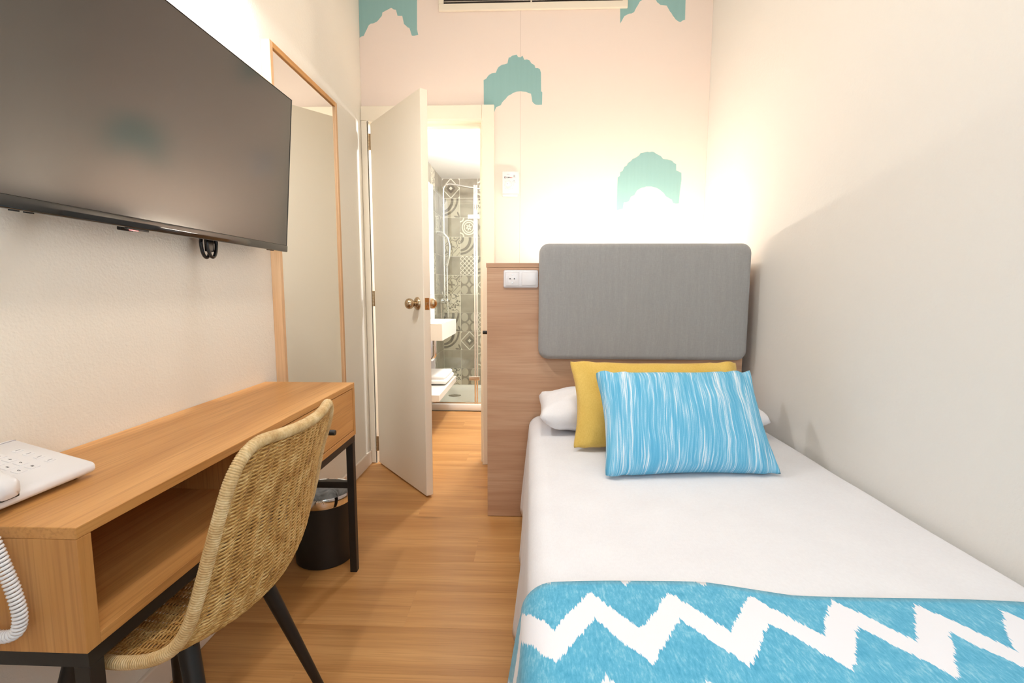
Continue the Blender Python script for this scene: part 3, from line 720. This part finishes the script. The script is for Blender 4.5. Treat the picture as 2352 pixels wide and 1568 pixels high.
# socket and switch
t = thing('wall_socket', (-.045, UY, 1.11), 'white double frame with power socket and rocker switch on the headboard unit', 'socket')
sy = UY
obj('frame', B(-.121, .032, sy - .009, sy, 1.0725, 1.1505, .007, 3), MT['white_plastic'], t, True)
obj('socket_insert', B(-.1125, -.0525, sy - .0115, sy - .0085, 1.0815, 1.1415, .003, 2), MT['white_plastic'], t, True)
bm = NB(); lathe(bm, [(.0195, -.0118), (.0185, -.0075), (0, -.0075)], (-.0825, sy, 1.1115), (0, 1, 0))
sw = obj('socket_well', bm, MT['pale_print'], t, True)
for dx in (-.0095, .0095): obj('pin_hole', cyl(NB(), (-.0825 + dx, sy - .0128, 1.1115), (-.0825 + dx, sy - .007, 1.1115), .0028, n=12), MT['slot'], sw)
for dz in (-.0185, .0185): obj('earth_clip', B(-.085, -.080, sy - .0135, sy - .008, 1.1115 + dz - .002, 1.1115 + dz + .002), MT['chrome'], sw)
bm = NB(); box(bm, -.0405, .0235, sy - .0125, sy - .0085, 1.0825, 1.1405, .003, 2)
for v in bm.verts:
    if v.co.y < sy - .009 and v.co.z > 1.1115: v.co.y += .002
obj('rocker', bm, MT['white_plastic'], t, True)

# thermostat on the wallpapered wall
t = thing('thermostat', (-.12, YB - .0022, 1.667), 'white room thermostat with round dial on the wallpapered wall', 'thermostat')
ty = YB - .0024
obj('case', B(-.1665, -.072, ty - .022, ty, 1.612, 1.736, .003, 2), MT['white_plastic'], t, True)
obj('base_plate', B(-.1665, -.079, ty - .012, ty, 1.598, 1.612, .002), MT['white_plastic'], t)
dl = obj('dial', lathe(NB(), [(.021, 0), (.021, -.012), (.018, -.015), (.0145, -.0125), (0, -.0125)], (-.128, ty - .022, 1.660), (0, 1, 0)), MT['white_plastic'], t, True)
obj('pointer', B(-.1395, -.137, ty - .036, ty - .034, 1.663, 1.666), MT['grey_print'], dl)
R90 = Matrix.Rotation(PI / 2, 4, 'X')
def wtext(name, s, size, x, z, y, mat, parent, bold=0):
    return obj(name, xf(text_bm(s, size, .00015, 'LEFT', bold), Matrix.Translation((x, y, z)) @ R90), mat, parent)
wtext('lettering', 'C', .0125, -.1565, 1.7025, ty - .0223, MT['grey_print'], t, .0006)
wtext('lettering', ')', .009, -.1505, 1.7025, ty - .0223, MT['red_print'], t, .0004)
wtext('lettering', 'CLIMA', .0082, -.1455, 1.7022, ty - .0223, MT['grey_print'], t, .0002)
wtext('lettering', 'eco', .0082, -.1215, 1.7022, ty - .0223, MT['red_print'], t, .0002)
obj('vent_mark', B(-.1415, -.1255, ty - .0222, ty - .0219, 1.7195, 1.7215), MT['pale_print'], t)
obj('slider', B(-.1005, -.0985, ty - .0245, ty - .0215, 1.703, 1.716), MT['grey_print'], t)
obj('slider', B(-.1005, -.0985, ty - .0245, ty - .0215, 1.681, 1.685), MT['grey_print'], t)
for a in range(7):
    an = math.radians(225 - a * 45); obj('tick_mark', B(-.128 + .027 * math.cos(an) - .0008, -.128 + .027 * math.cos(an) + .0008, ty - .0222, ty - .0219, 1.660 + .027 * math.sin(an) - .0012, 1.660 + .027 * math.sin(an) + .0012), MT['pale_print'], t)
for z in (1.712, 1.707, 1.702, 1.678, 1.673): obj('tick_mark', B(-.0955, -.0925, ty - .0222, ty - .0219, z - .0007, z + .0007), MT['pale_print'], t)

# air conditioning grille
GX0, GX1, GZ0, GZ1 = -.523, .522, 2.606, 2.86
gy = YB - .0022
t = thing('air_grille', (0, gy, GZ0), 'wide white air conditioning grille high on the wallpapered wall', 'grille')
bm = NB()
box(bm, GX0, GX1, gy - .016, gy, GZ0, GZ0 + .036, .002); box(bm, GX0, GX1, gy - .016, gy, GZ1 - .036, GZ1, .002)
box(bm, GX0, GX0 + .027, gy - .016, gy, GZ0 + .036, GZ1 - .036, .001); box(bm, GX1 - .027, GX1, gy - .016, gy, GZ0 + .036, GZ1 - .036, .001)
obj('frame', bm, MT['trim'], t)
obj('divider', B(-.012, -.004, gy - .014, gy, GZ0 + .036, GZ1 - .036), MT['trim'], t)
obj('duct', B(GX0 + .027, GX1 - .027, gy - .0006, gy, GZ0 + .036, GZ1 - .036), MT['grille_dark'], t)
nsl = 9
for i in range(nsl):
    z = GZ0 + .050 + i * (GZ1 - GZ0 - .092) / (nsl - 1)
    M = Matrix.Translation((0, gy - .0075, z)) @ Matrix.Rotation(math.radians(30), 4, 'X')
    obj('slat', B(GX0 + .028, -.0125, -.006, .006, -.001, .001, mat=M), MT['trim'], t)
    obj('slat', B(-.0035, GX1 - .028, -.006, .006, -.001, .001, mat=M), MT['trim'], t)

# ================================================================== bed
BX, BXR, BZT, BY0, BY1 = -.004, .978, .492, .17, 2.140
t = thing('bed', (.48, 1.15, 0), 'single bed base with white mattress pushed against the right wall', 'bed')
obj('base', B(.05, .955, .22, 2.12, .08, .26, .01), MT['dark_grey'], t)
obj('mattress', B(.02, .960, .20, 2.13, .26, .475, .03, 3), MT['sheet'], t, True)
for x in (.10, .90):
    for y in (.30, 2.02): obj('leg', cyl(NB(), (x, y, 0), (x, y, .082), .022), MT['black'], t, True)
def bed_section(off):
    """cross-section of the made bed: (x, z, path length) from the wall side over the top and down the open side"""
    P = []; r = .055 + off
    P += [(BXR - .010 + off * .2, BZT - .16), (BXR - .004 + off * .2, BZT - .05)]
    for i in range(1, 6): a = i / 5 * PI / 2; P.append((BXR - .03 + (.028 + off * .2) * math.cos(a), BZT - .028 + (.028 + off) * math.sin(a)))
    n = 40
    for i in range(1, n): x = BXR - .03 + (BX + .055 - BXR + .03) * i / n; P.append((x, BZT + off + .010 * math.sin(PI * i / n)))
    for i in range(0, 9): a = i / 8 * PI / 2; P.append((BX + .055 - r * math.sin(a), BZT - .055 + r * math.cos(a)))
    for i in range(1, 15): P.append((BX - off - (.020 + off * 3.5) * (i / 14) ** .8, BZT - .055 - (BZT - .055 - .03) * i / 14))
    return P
def drape(name, off, y0, y1, ny, zmin, mat, wav, seed, uv=False, edge=None, foot=True):
    P = [p for p in bed_section(off) if p[1] >= zmin]
    bm = NB(); lay = bm.loops.layers.uv.verify(); V = []
    L = [0]
    for a, b in zip(P[:-1], P[1:]): L.append(L[-1] + math.hypot(b[0] - a[0], b[1] - a[1]))
    i0 = min(range(len(P)), key=lambda i: abs(P[i][0] - .5) + (0 if P[i][1] > BZT - .01 else 9))
    U = [P[i0][0] - (l - L[i0]) for l in L]
    for i, (x, z) in enumerate(P):
        row = []
        ye = edge(x) if edge else y1
        drop = max(0, (BZT - .055 - z)) if x < .3 else 0
        for j in range(ny):
            y = y0 + (ye - y0) * j / (ny - 1)
            q = noise.noise(Vector((x * 2.5, y * 3.5, seed))) * .004 + noise.noise(Vector((x * 7, y * 7, seed + 3))) * .0012
            w = (math.sin(y * 17 + seed) * .5 + math.sin(y * 31 + seed * 2) * .3 + noise.noise(Vector((y * 5, z * 2, seed))) * .6) * drop * wav
            dx, dz = (-abs(w) - .0, 0) if x < .3 and z < BZT - .03 else (0, q)
            if x >= .3 and z < BZT - .03: dx = dz = 0
            if not foot or y > BY0 + .05: fz = 0
            else: fz = 0
            row.append((bm.verts.new((x + dx, y, z + dz)), U[i], y))
        V.append(row)
    for i in range(len(P) - 1):
        for j in range(ny - 1):
            q = (V[i][j], V[i + 1][j], V[i + 1][j + 1], V[i][j + 1])
            f = bm.faces.new([a[0] for a in q])
            for l, a in zip(f.loops, q): l[lay].uv = (a[1], a[2])
    # foot end hangs straight down
    prev = [r[0][0] for r in V]; pu = [(r[0][1], r[0][2]) for r in V]
    for s in range(1, 8):
        cur = []; cu = []
        for i, v in enumerate(prev):
            z0 = V[i][0][0].co.z; tgt = max(zmin, .05) if z0 > max(zmin, .05) else z0
            z = z0 + (tgt - z0) * s / 7
            cur.append(bm.verts.new((v.co.x, y0 - .012 * min(1, s / 2), z))); cu.append((pu[i][0], y0 - (z0 - z)))
        for i in range(len(prev) - 1):
            f = bm.faces.new((cur[i], cur[i + 1], prev[i + 1], prev[i]))
            uvq = (cu[i], cu[i + 1], pu[i + 1], pu[i])
            for l, a in zip(f.loops, uvq): l[lay].uv = a
        prev, pu = cur, cu
    bmesh.ops.recalc_face_normals(bm, faces=bm.faces)
    return bm
sh = obj('bed_sheet', drape('s', 0.0, BY0, BY1, 90, .03, MT['sheet'], .06, 1.0), MT['sheet'], smooth=True, angle=180, base=(.48, 1.15, .03))
m = sh.modifiers.new('thickness', 'SOLIDIFY'); m.thickness = .002; m.offset = -1
tag(sh, 'smooth white sheet covering the bed and hanging down its open side', 'sheet')
def throw_edge(x): return .866 - .030 * min(max((x - .33) / .15, 0), 1) + .006 * math.sin(x * 9)
bl = obj('bed_throw', drape('t', .007, BY0 - .010, .866, 46, .10, MT['ikat'], .14, 2.0, edge=throw_edge), MT['ikat'], smooth=True, angle=180, base=(.48, .5, .10))
m = bl.modifiers.new('thickness', 'SOLIDIFY'); m.thickness = .004; m.offset = 1
tag(bl, 'blue and white zigzag throw spread over the foot of the bed', 'throw')

# cushions
def cushion(a, b, T, pinch=.07, seed=0.0, n=40, m=30, sagb=0.0):
    bm = NB(); lay = bm.loops.layers.uv.verify()
    def pt(u, v, s):
        eu, ev = 1 - u * u, 1 - v * v
        x = a * u * (1 - pinch * ev ** .8 * abs(u) ** 3) ; y = b * v * (1 - pinch * 1.2 * eu ** .8 * abs(v) ** 3)
        rc = 1 - .045 * (abs(u) * abs(v)) ** 9; x *= rc; y *= rc
        th = T * (max(eu, 0) ** .42) * (max(ev, 0) ** .42)
        cr = max(0, abs(u) + abs(v) - 1.2) * .012 * math.sin(u * 23 + seed) if abs(u) > .6 and abs(v) > .55 else 0
        wr = .006 * noise.noise(Vector((u * 3 + seed, v * 3, s * 2.0))) * (eu * ev) ** .3
        wr += .004 * math.sin(u * 9 + seed) * (abs(v) ** 4) * ev ** .3
        return Vector((x, y, s * th + wr + cr))
    for s in (1, -1):
        V = [[bm.verts.new(pt(math.sin((i / n - .5) * PI) * .35 + (i / n * 2 - 1) * .65, math.sin((j / m - .5) * PI) * .35 + (j / m * 2 - 1) * .65, s)) for j in range(m + 1)] for i in range(n + 1)]
        for i in range(n):
            for j in range(m):
                q = (V[i][j], V[i + 1][j], V[i + 1][j + 1], V[i][j + 1])
                f = bm.faces.new(q if s > 0 else q[::-1])
                idx = ((i, j), (i + 1, j), (i + 1, j + 1), (i, j + 1))
                for l, (p, r) in zip(f.loops, idx if s > 0 else idx[::-1]): l[lay].uv = (p / n, r / m)
    bmesh.ops.remove_doubles(bm, verts=bm.verts, dist=.0008)
    return bm
def frame_matrix(bl_, br, tl):
    """local x along the bottom edge, local y up the cushion, centred"""
    bl_, br, tl = Vector(bl_), Vector(br), Vector(tl)
    ux = (br - bl_).normalized(); uy = (tl - bl_); uy = (uy - ux * uy.dot(ux)).normalized(); uz = ux.cross(uy)
    c = bl_ + (br - bl_) / 2 + uy * (tl - bl_).dot(uy) / 2
    M = Matrix((ux, uy, uz)).transposed().to_4x4(); M.translation = c
    return M, (br - bl_).length / 2, (tl - bl_).dot(uy) / 2
def put_cushion(name, bl_, br, tl, T, mat, label, seed, skew=0.0, group=None, pinch=.07):
    M, a, b = frame_matrix(bl_, br, tl)
    bm = cushion(a, b, T, pinch, seed)
    if skew:
        for v in bm.verts: v.co.x += skew * v.co.y
    xf(bm, M)
    zmin = BZT + .0165
    for v in bm.verts:
        if v.co.z < zmin: v.co.z = zmin + (v.co.z - zmin) * .08
    o = obj(name, bm, mat, smooth=True, angle=180, base=((M.translation.x, M.translation.y, M.translation.z)))
    tag(o, label, 'pillow' if name == 'pillow' else 'cushion', group)
put_cushion('pillow', (.028, 1.80, .558), (.93, 1.80, .558), (.028, 2.075, .600), .098, MT['pillowcase'], 'white bed pillow lying against the headboard behind the cushions', 5.0, pinch=.04)
put_cushion('cushion', (.142, 1.64, .500), (.80, 1.655, .500), (.132, 1.815, .800), .062, MT['yellow'], 'plain mustard yellow cushion leaning behind the blue one', 1.0, pinch=.10)
put_cushion('cushion', (.226, 1.385, .498), (.780, 1.430, .498), (.195, 1.625, .790), .066, MT['blue_streak'], 'blue cushion with white brushed streaks at the front of the pillows', 3.3, skew=.04, pinch=.085)

# ================================================================== desk
DX, DXW, DY0, DY1, DH, DB = -.646, XL + .002, .624, 1.708, .722, .528
t = thing('desk', (-.81, 1.17, 0), 'narrow oak desk with open shelf and drawer on black metal legs', 'desk')
obj('top', B(DXW, DX, DY0, DY1, DH - .018, DH, .0012), MT['oak_y'], t)
obj('side_panel', B(DXW, DX, DY0, DY0 + .023, DB, DH - .0182, .0008), MT['oak_z'], t)
obj('side_panel', B(DXW, DX, DY1 - .018, DY1, DB, DH - .0182, .0008), MT['oak_z'], t)
obj('bottom_panel', B(DXW, DX, DY0 + .0232, DY1 - .0182, DB, DB + .018, .0008), MT['oak_y'], t)
obj('back_panel', B(DXW, DXW + .010, DY0 + .0232, DY1 - .0182, DB + .0182, DH - .0182), MT['oak_y'], t)
obj('divider', B(DXW + .011, DX - .002, 1.160, 1.178, DB + .0182, DH - .0182), MT['oak_z'], t)
dw = obj('drawer', B(DX - .022, DX - .0015, 1.1805, DY1 - .0205, DB + .0205, DH - .0205, .0008), MT['oak_y'], t)
obj('knob', lathe(NB(), [(.0060, -.002), (.0060, .008), (.0088, .010), (.0088, .040), (.0076, .0425), (0, .0425)], (DX, 1.425, .619), (1, 0, 0)), MT['black'], dw, True)
FT = .025
fr = obj('frame', B(DXW + .003, DX - .003, DY0 + .004, DY0 + .004 + FT, DB - FT, DB - .0003), MT['black'], t)
obj('rail', B(DXW + .003, DX - .003, DY1 - .004 - FT, DY1 - .004, DB - FT, DB - .0003), MT['black'], t)
for xx in (DXW + .003, DX - .003 - FT): obj('rail', B(xx, xx + FT, DY0 + .004 + FT, DY1 - .004 - FT, DB - FT, DB - .0003), MT['black'], t)
for yy in (DY0 + .004, DY1 - .004 - FT):
    for xx in (DXW + .003 + .012, DX - .003 - FT): obj('leg', B(xx, xx + FT, yy, yy + FT, 0, DB - FT - .0003, .001, 1), MT['black'], t)
    obj('side_rail', B(DXW + .015 + FT, DX - .003 - FT, yy + .002, yy + FT - .002, .328, .352, .001, 1), MT['black'], t)

# ================================================================== rattan chair
YC = .895
CH = thing('rattan_chair', (-.70, YC, 0), 'woven rattan shell chair with black tapered legs tucked under the desk', 'chair')
PROF = [(-.880, .490, .085), (-.866, .480, .120), (-.830, .471, .158), (-.785, .467, .183), (-.725, .465, .203), (-.66, .466, .214), (-.60, .474, .217), (-.558, .496, .218), (-.532, .535, .217), (-.514, .590, .213), (-.498, .650, .207), (-.482, .712, .199), (-.469, .762, .190), (-.461, .793, .172), (-.456, .811, .146)]
NS = 400
CL = [catmull(PROF, i / NS) for i in range(NS + 1)]
AL = [0]
for a, b in zip(CL[:-1], CL[1:]): AL.append(AL[-1] + math.hypot(b[0] - a[0], b[1] - a[1]))
TOT = AL[-1]
def at_len(l):
    l = min(max(l, 0), TOT); lo, hi = 0, NS
    while hi - lo > 1:
        md = (lo + hi) // 2
        if AL[md] <= l: lo = md
        else: hi = md
    f = (l - AL[lo]) / max(AL[hi] - AL[lo], 1e-9)
    return tuple(p + (q - p) * f for p, q in zip(CL[lo], CL[hi]))
def shell(l, u):
    x, z, hw = at_len(l)
    xa, za, _ = at_len(l - .012); xb, zb, _ = at_len(l + .012)
    tx, tz = xb - xa, zb - za; n = math.hypot(tx, tz); tx, tz = tx / n, tz / n
    nx, nz = tz, -tx                                   # outward: below the seat, behind the back
    f = l / TOT
    sag = .026 + .022 * math.exp(-((f - .52) / .16) ** 2)
    s = sag * (1 - u * u)
    x -= .015 * max(0, u) * min(1, max(0, (1 - f) / .2))
    return Vector((x + nx * s, YC + hw * u, z + nz * s)), Vector((nx, 0, nz))
bm = NB()
NSTK = 16; rows = int(TOT / .0068)
us = [-.955 + 1.91 * i / (NSTK - 1) for i in range(NSTK)]
for u in us:
    tube(bm, [shell(TOT * i / 60, u)[0] for i in range(61)], .0024, 5, cap=False)
SUB = 6
for j in range(rows):
    l = .006 + (TOT - .012) * j / (rows - 1); ph0 = random.uniform(-.25, .25)
    for ply in (0, PI):                                # two strands twisting round each other between the stakes
        pts = []
        for i in range((NSTK - 1) * SUB + 1):
            kx = i / SUB; u = -.985 + 1.97 * i / ((NSTK - 1) * SUB); a = PI * kx + ply + ph0
            p, nn = shell(l + .0015 * math.sin(a), u)
            pts.append(p + nn * (.0027 * math.cos(a)))
        tube(bm, pts, (.00165 + .0002 * random.random()), 5, cap=False)
wv = obj('woven_shell', bm, MT['rattan'], CH, True, 180); wv['kind'] = 'stuff'
# bound rim
path = [shell(TOT * i / 60, -1)[0] for i in range(61)] + [shell(TOT, -1 + 2 * i / 24)[0] for i in range(1, 24)] + [shell(TOT * (1 - i / 60), 1)[0] for i in range(61)] + [shell(0, 1 - 2 * i / 24)[0] for i in range(1, 24)]
for _ in range(4):
    path = [(path[i - 1] + path[i] * 2 + path[(i + 1) % len(path)]) / 4 for i in range(len(path))]
PLn = [0]
for i in range(len(path)): PLn.append(PLn[-1] + (path[(i + 1) % len(path)] - path[i]).length)
NR = int(PLn[-1] / .0006); rp, rr = [], []
i = 0
for kx in range(NR):
    l = PLn[-1] * kx / NR
    while PLn[i + 1] < l: i += 1
    f = (l - PLn[i]) / (PLn[i + 1] - PLn[i])
    rp.append(path[i].lerp(path[(i + 1) % len(path)], f))
    rr.append(.0090 + .0016 * abs(math.sin(PI * l / .0040)) ** .7 + .0003 * noise.noise(Vector((l * 60, 0, 0))))
obj('rim', tube(NB(), rp, rr, 12, closed=True), MT['rattan_rim'], CH, True, 180)
bm = NB()
for sx, x1, x0 in ((-1, -.82, -.90), (1, -.62, -.50)):
    for sy_ in (-1, 1):
        bm = NB(); prof = [(0, .0), (.009, 0), (.0105, .004)] ; p1 = Vector((x1, YC + sy_ * .112, .428)); p0 = Vector((x0, YC + sy_ * .20, 0))
        cyl(bm, p0, p1, .0095, .0175, 20)
        for v in bm.verts:
            if v.co.z < .012: v.co.z = max(0.0, v.co.z * .2)
        obj('leg', bm, MT['black'], CH, True)
bm = NB(); z = .428
for sy_ in (-1, 1): cyl(bm, (-.84, YC + sy_ * .112, z), (-.60, YC + sy_ * .112, z), .010, n=12)
for x in (-.82, -.62): cyl(bm, (x, YC - .12, z), (x, YC + .12, z), .010, n=12)
obj('seat_frame', bm, MT['black'], CH, True)

# ================================================================== waste bin
bx, by = -.815, 1.790
t = thing('waste_bin', (bx, by, 0), 'black round waste bin with chrome rim under the end of the desk', 'bin')
obj('body', lathe(NB(), [(0, .004), (.100, .004), (.106, .0), (.110, .004), (.1105, .015), (.110, .248), (.1075, .248), (.107, .02), (0, .02)], (bx, by, 0), n=64), MT['black'], t, True)
obj('chrome_rim', lathe(NB(), [(.1106, .238), (.1118, .240), (.1122, .272), (.1105, .2765), (.1080, .274), (.1078, .246)], (bx, by, 0), n=64), MT['chrome'], t, True)
bm = NB()
def lin(u, v):
    a = 2 * PI * u; r = .1065 - .028 * v - (.05 * max(0, v - .8) * 5 if v > .8 else 0); z = .268 - .20 * v
    q = noise.noise(Vector((math.cos(a) * 2.5, math.sin(a) * 2.5, v * 3))) * .03 * v ** .4 + noise.noise(Vector((math.cos(a) * 7, math.sin(a) * 7, v * 6))) * .014 * v ** .4
    r = min(r + q, .1068); return (bx + r * math.cos(a), by + r * math.sin(a), z)
grid(bm, 72, 20, lin, closed_u=True); bmesh.ops.recalc_face_normals(bm, faces=bm.faces)
obj('liner_bag', bm, MT['liner'], t, True, 180)

# ================================================================== television
TVW, TVH = .965, .530
tv0 = Vector((-.889, .768, 1.196)); upv = Vector((.043, 0, .514)).normalized(); nrm = Vector((upv.z, 0, -upv.x))
TVM = Matrix((Vector((0, 1, 0)), upv, nrm)).transposed().to_4x4(); TVM.translation = tv0     # a along the wall, b up, c out of the screen
t = thing('television', (-.93, 1.25, 1.196), 'large flat black television tilted forward on the left wall', 'television')
obj('back_case', B(.002, TVW - .002, .004, TVH - .002, -.020, -.004, .004, mat=TVM), MT['black_plastic'], t)
obj('rear_housing', B(.15, TVW - .15, .03, .33, -.050, -.020, .008, mat=TVM), MT['black_plastic'], t)
obj('screen', B(.004, TVW - .004, .024, TVH - .003, -.004, -.0005, mat=TVM), MT['screen'], t)
bm = NB(); box(bm, 0, TVW, 0, .0235, -.020, .0035, .003, 3, mat=TVM)
bz = obj('lower_bezel', bm, MT['gloss_black'], t, True)
bm = NB(); box(bm, 0, .0035, .0236, TVH, -.020, .0005, .0005, 1, mat=TVM); box(bm, TVW - .0035, TVW, .0236, TVH, -.020, .0005, .0005, 1, mat=TVM); box(bm, .0035, TVW - .0035, TVH - .0025, TVH, -.020, .0005, .0005, 1, mat=TVM)
obj('edge_bezel', bm, MT['black_plastic'], t)
sb = obj('standby_window', B(.275, .335, -.004, .0, -.010, -.001, .001, 1, mat=TVM), MT['dark_grey'], t)
obj('standby_light', B(.286, .306, -.0052, -.0039, -.008, -.003, mat=TVM), MT['red_led'], sb)
for a in (.05, .075, .865, .885): obj('stand_slot', B(a - .006, a + .006, -.002, .0, -.016, -.008, mat=TVM), MT['slot'], t)
# wall mount
t = thing('wall_mount', (XL, 1.25, 1.25), 'black television wall bracket behind the screen with a hanging pull loop', 'bracket')
obj('wall_plate', B(XL, XL + .008, 1.02, 1.48, 1.40, 1.56, .001), MT['black'], t)
for y in (1.10, 1.40):
    obj('arm', B(-.018, .018, -.005, .40, -.062, -.051, .002, mat=TVM @ Matrix.Translation((y - .768, 0, 0))), MT['black'], t)
    obj('arm_pivot', cyl(NB(), (XL + .006, y, 1.50), (-.912, y, 1.50), .012, n=16), MT['black'], t, True)
lp_ = [(-.932, 1.384 + .020 * math.cos(a), 1.196 + .042 * math.sin(a) * (1.0 if math.sin(a) < 0 else .5)) for a in [2 * PI * i / 28 for i in range(28)]]
lp1 = obj('pull_loop', tube(NB(), lp_, .0048, 10, closed=True), MT['black_plastic'], t, True)
lp2 = [(x - .016, y - .004, z - .001) for x, y, z in lp_]
obj('loop_strand', tube(NB(), lp2, .0048, 10, closed=True), MT['black_plastic'], lp1, True)
obj('loop_web', B(-.945, -.934, 1.368, 1.398, 1.170, 1.215, .003), MT['black_plastic'], lp1)

# ================================================================== mirror
t = thing('wall_mirror', (XL, 2.09, .30), 'tall wood framed mirror hanging on the left wall beside the desk', 'mirror')
MY0, MY1, MZ0, MZ1, MD, MW = 1.789, 2.392, .36, 1.958, .036, .020
obj('frame_stile', B(XL, XL + MD, MY0, MY0 + MW, MZ0, MZ1, .001, 1), MT['oak_frame'], t)
obj('frame_stile', B(XL, XL + MD, MY1 - MW, MY1, MZ0, MZ1, .001, 1), MT['oak_frame'], t)
obj('frame_rail', B(XL, XL + MD, MY0 + MW, MY1 - MW, MZ1 - MW, MZ1, .001, 1), MT['oak_y'], t)
obj('frame_rail', B(XL, XL + MD, MY0 + MW, MY1 - MW, MZ0, MZ0 + MW, .001, 1), MT['oak_y'], t)
obj('backing', B(XL + .001, XL + MD - .012, MY0 + MW, MY1 - MW, MZ0 + MW, MZ1 - MW), MT['black'], t)
obj('mirror_glass', B(XL + MD - .0118, XL + MD - .008, MY0 + MW + .002, MY1 - MW - .002, MZ0 + MW + .002, MZ1 - MW - .002), MT['mirror'], t)

# ================================================================== telephone
t = thing('telephone', (-.87, .73, DH), 'white desk telephone on the near end of the desk', 'telephone')
PX0, PX1, PY0, PY1 = -.945, -.788, .630, .815
def ztop(x): return .748 + (.792 - .748) * (PX1 - x) / (PX1 - PX0)
def ph(u, v):
    pass
bm = NB(); box(bm, PX0, PX1, PY0, PY1, DH + .004, DH + .03, .010, 4)
for v in bm.verts:
    f = (v.co.z - (DH + .004)) / .026
    zt = ztop(v.co.x); z0 = DH + .004 + .004 * max(0, (v.co.x - PX0) / (PX1 - PX0)) ** 2
    v.co.z = z0 + f * (zt - z0)
obj('body', bm, MT['white_plastic'], t, True, 60)
for x in (PX0 + .02, PX1 - .03):
    for y in (PY0 + .02, PY1 - .02): obj('foot', cyl(NB(), (x, y, DH), (x, y, DH + .012), .007, n=12), MT['dark_grey'], t)
sl = math.atan2(.792 - .748, PX1 - PX0)
def on_phone(cx, cy): return Matrix.Translation((cx, cy, ztop(cx))) @ Matrix.Rotation(sl, 4, 'Y') @ Matrix.Rotation(PI / 2, 4, 'Z')
labels = ['1', '2', '3', '4', '5', '6', '7', '8', '9', '*', '0', '#']
for i, s in enumerate(labels):
    cx = -.896 + (i // 3) * .019; cy = .706 + (i % 3) * .021
    M = on_phone(cx, cy)
    kb = obj('key', B(-.0078, .0078, -.0068, .0068, -.001, .0011, .0005, 1, mat=M), MT['white_plastic'], t)
    obj('key_digit', xf(text_bm(s, .0072, .0001), M @ Matrix.Translation((0, 0, .0013))), MT['grey_print'], kb)
for i in range(4):
    M = on_phone(-.896 + i * .019, .778)
    kb = obj('key', B(-.0072, .0072, -.0042, .0042, -.001, .0011, .0005, 1, mat=M), MT['white_plastic'], t)
    obj('key_mark', B(-.004, .004, -.0008, .0008, .0011, .0013, mat=M), MT['pale_print'], kb)
obj('groove', B(-.055, .055, -.0008, .0008, -.001, .0004, mat=on_phone(PX0 + .014, .752)), MT['pale_print'], t)
# handset lying along the near side of the phone
bm = NB()
def hs_(u, v):
    x = -.955 + .185 * u; a = 2 * PI * v
    lift = .016 * math.sin(PI * u)
    w = .020 - .003 * math.sin(PI * u); h = .011 + .006 * (1 - math.sin(PI * u))
    e = min(1, min(u, 1 - u) / .05) ** .5 if min(u, 1 - u) < .05 else 1
    sx = lambda t: math.copysign(abs(t) ** .6, t)
    return (x, .656 + w * e * sx(math.cos(a)), ztop(min(max(x, PX0), PX1)) + .012 + lift + h * e * sx(math.sin(a)))
grid(bm, 28, 20, hs_); bmesh.ops.remove_doubles(bm, verts=bm.verts, dist=.0002); bmesh.ops.recalc_face_normals(bm, faces=bm.faces)
hd = obj('handset', bm, MT['white_plastic'], t, True, 60)
obj('cradle_slot', B(-.802, -.782, .650, .676, .744, .757, .002), MT['slot'], t)
# coiled cord looping down past the end of the desk
ctrl = [(-.80, .622, .752), (-.765, .606, .742), (-.742, .600, .715), (-.728, .598, .680), (-.717, .598, .640), (-.712, .598, .605), (-.720, .598, .580), (-.745, .598, .572), (-.775, .598, .582), (-.81, .600, .63), (-.85, .604, .70), (-.90, .612, .752), (-.945, .628, .785), (-.955, .640, .800)]
sm_ = [Vector(catmull(ctrl, i / 260)) for i in range(261)]
Lc = [0]
for a, b in zip(sm_[:-1], sm_[1:]): Lc.append(Lc[-1] + (b - a).length)
turns = Lc[-1] / .0056; pts = []; NP = int(turns * 10); i = 0
for kx in range(NP):
    l = Lc[-1] * kx / (NP - 1)
    while i < 259 and Lc[i + 1] < l: i += 1
    f = (l - Lc[i]) / max(Lc[i + 1] - Lc[i], 1e-9); p = sm_[i].lerp(sm_[i + 1], f)
    tg = (sm_[min(i + 2, 260)] - sm_[max(i - 2, 0)]).normalized()
    u = tg.cross(Vector((0, 1, 0))).normalized(); v = tg.cross(u)
    a = 2 * PI * l / .0056
    pts.append(p + (u * math.cos(a) + v * math.sin(a)) * .0066)
obj('coiled_cord', tube(NB(), pts, .0025, 6), MT['white_plastic'], t, True, 180)
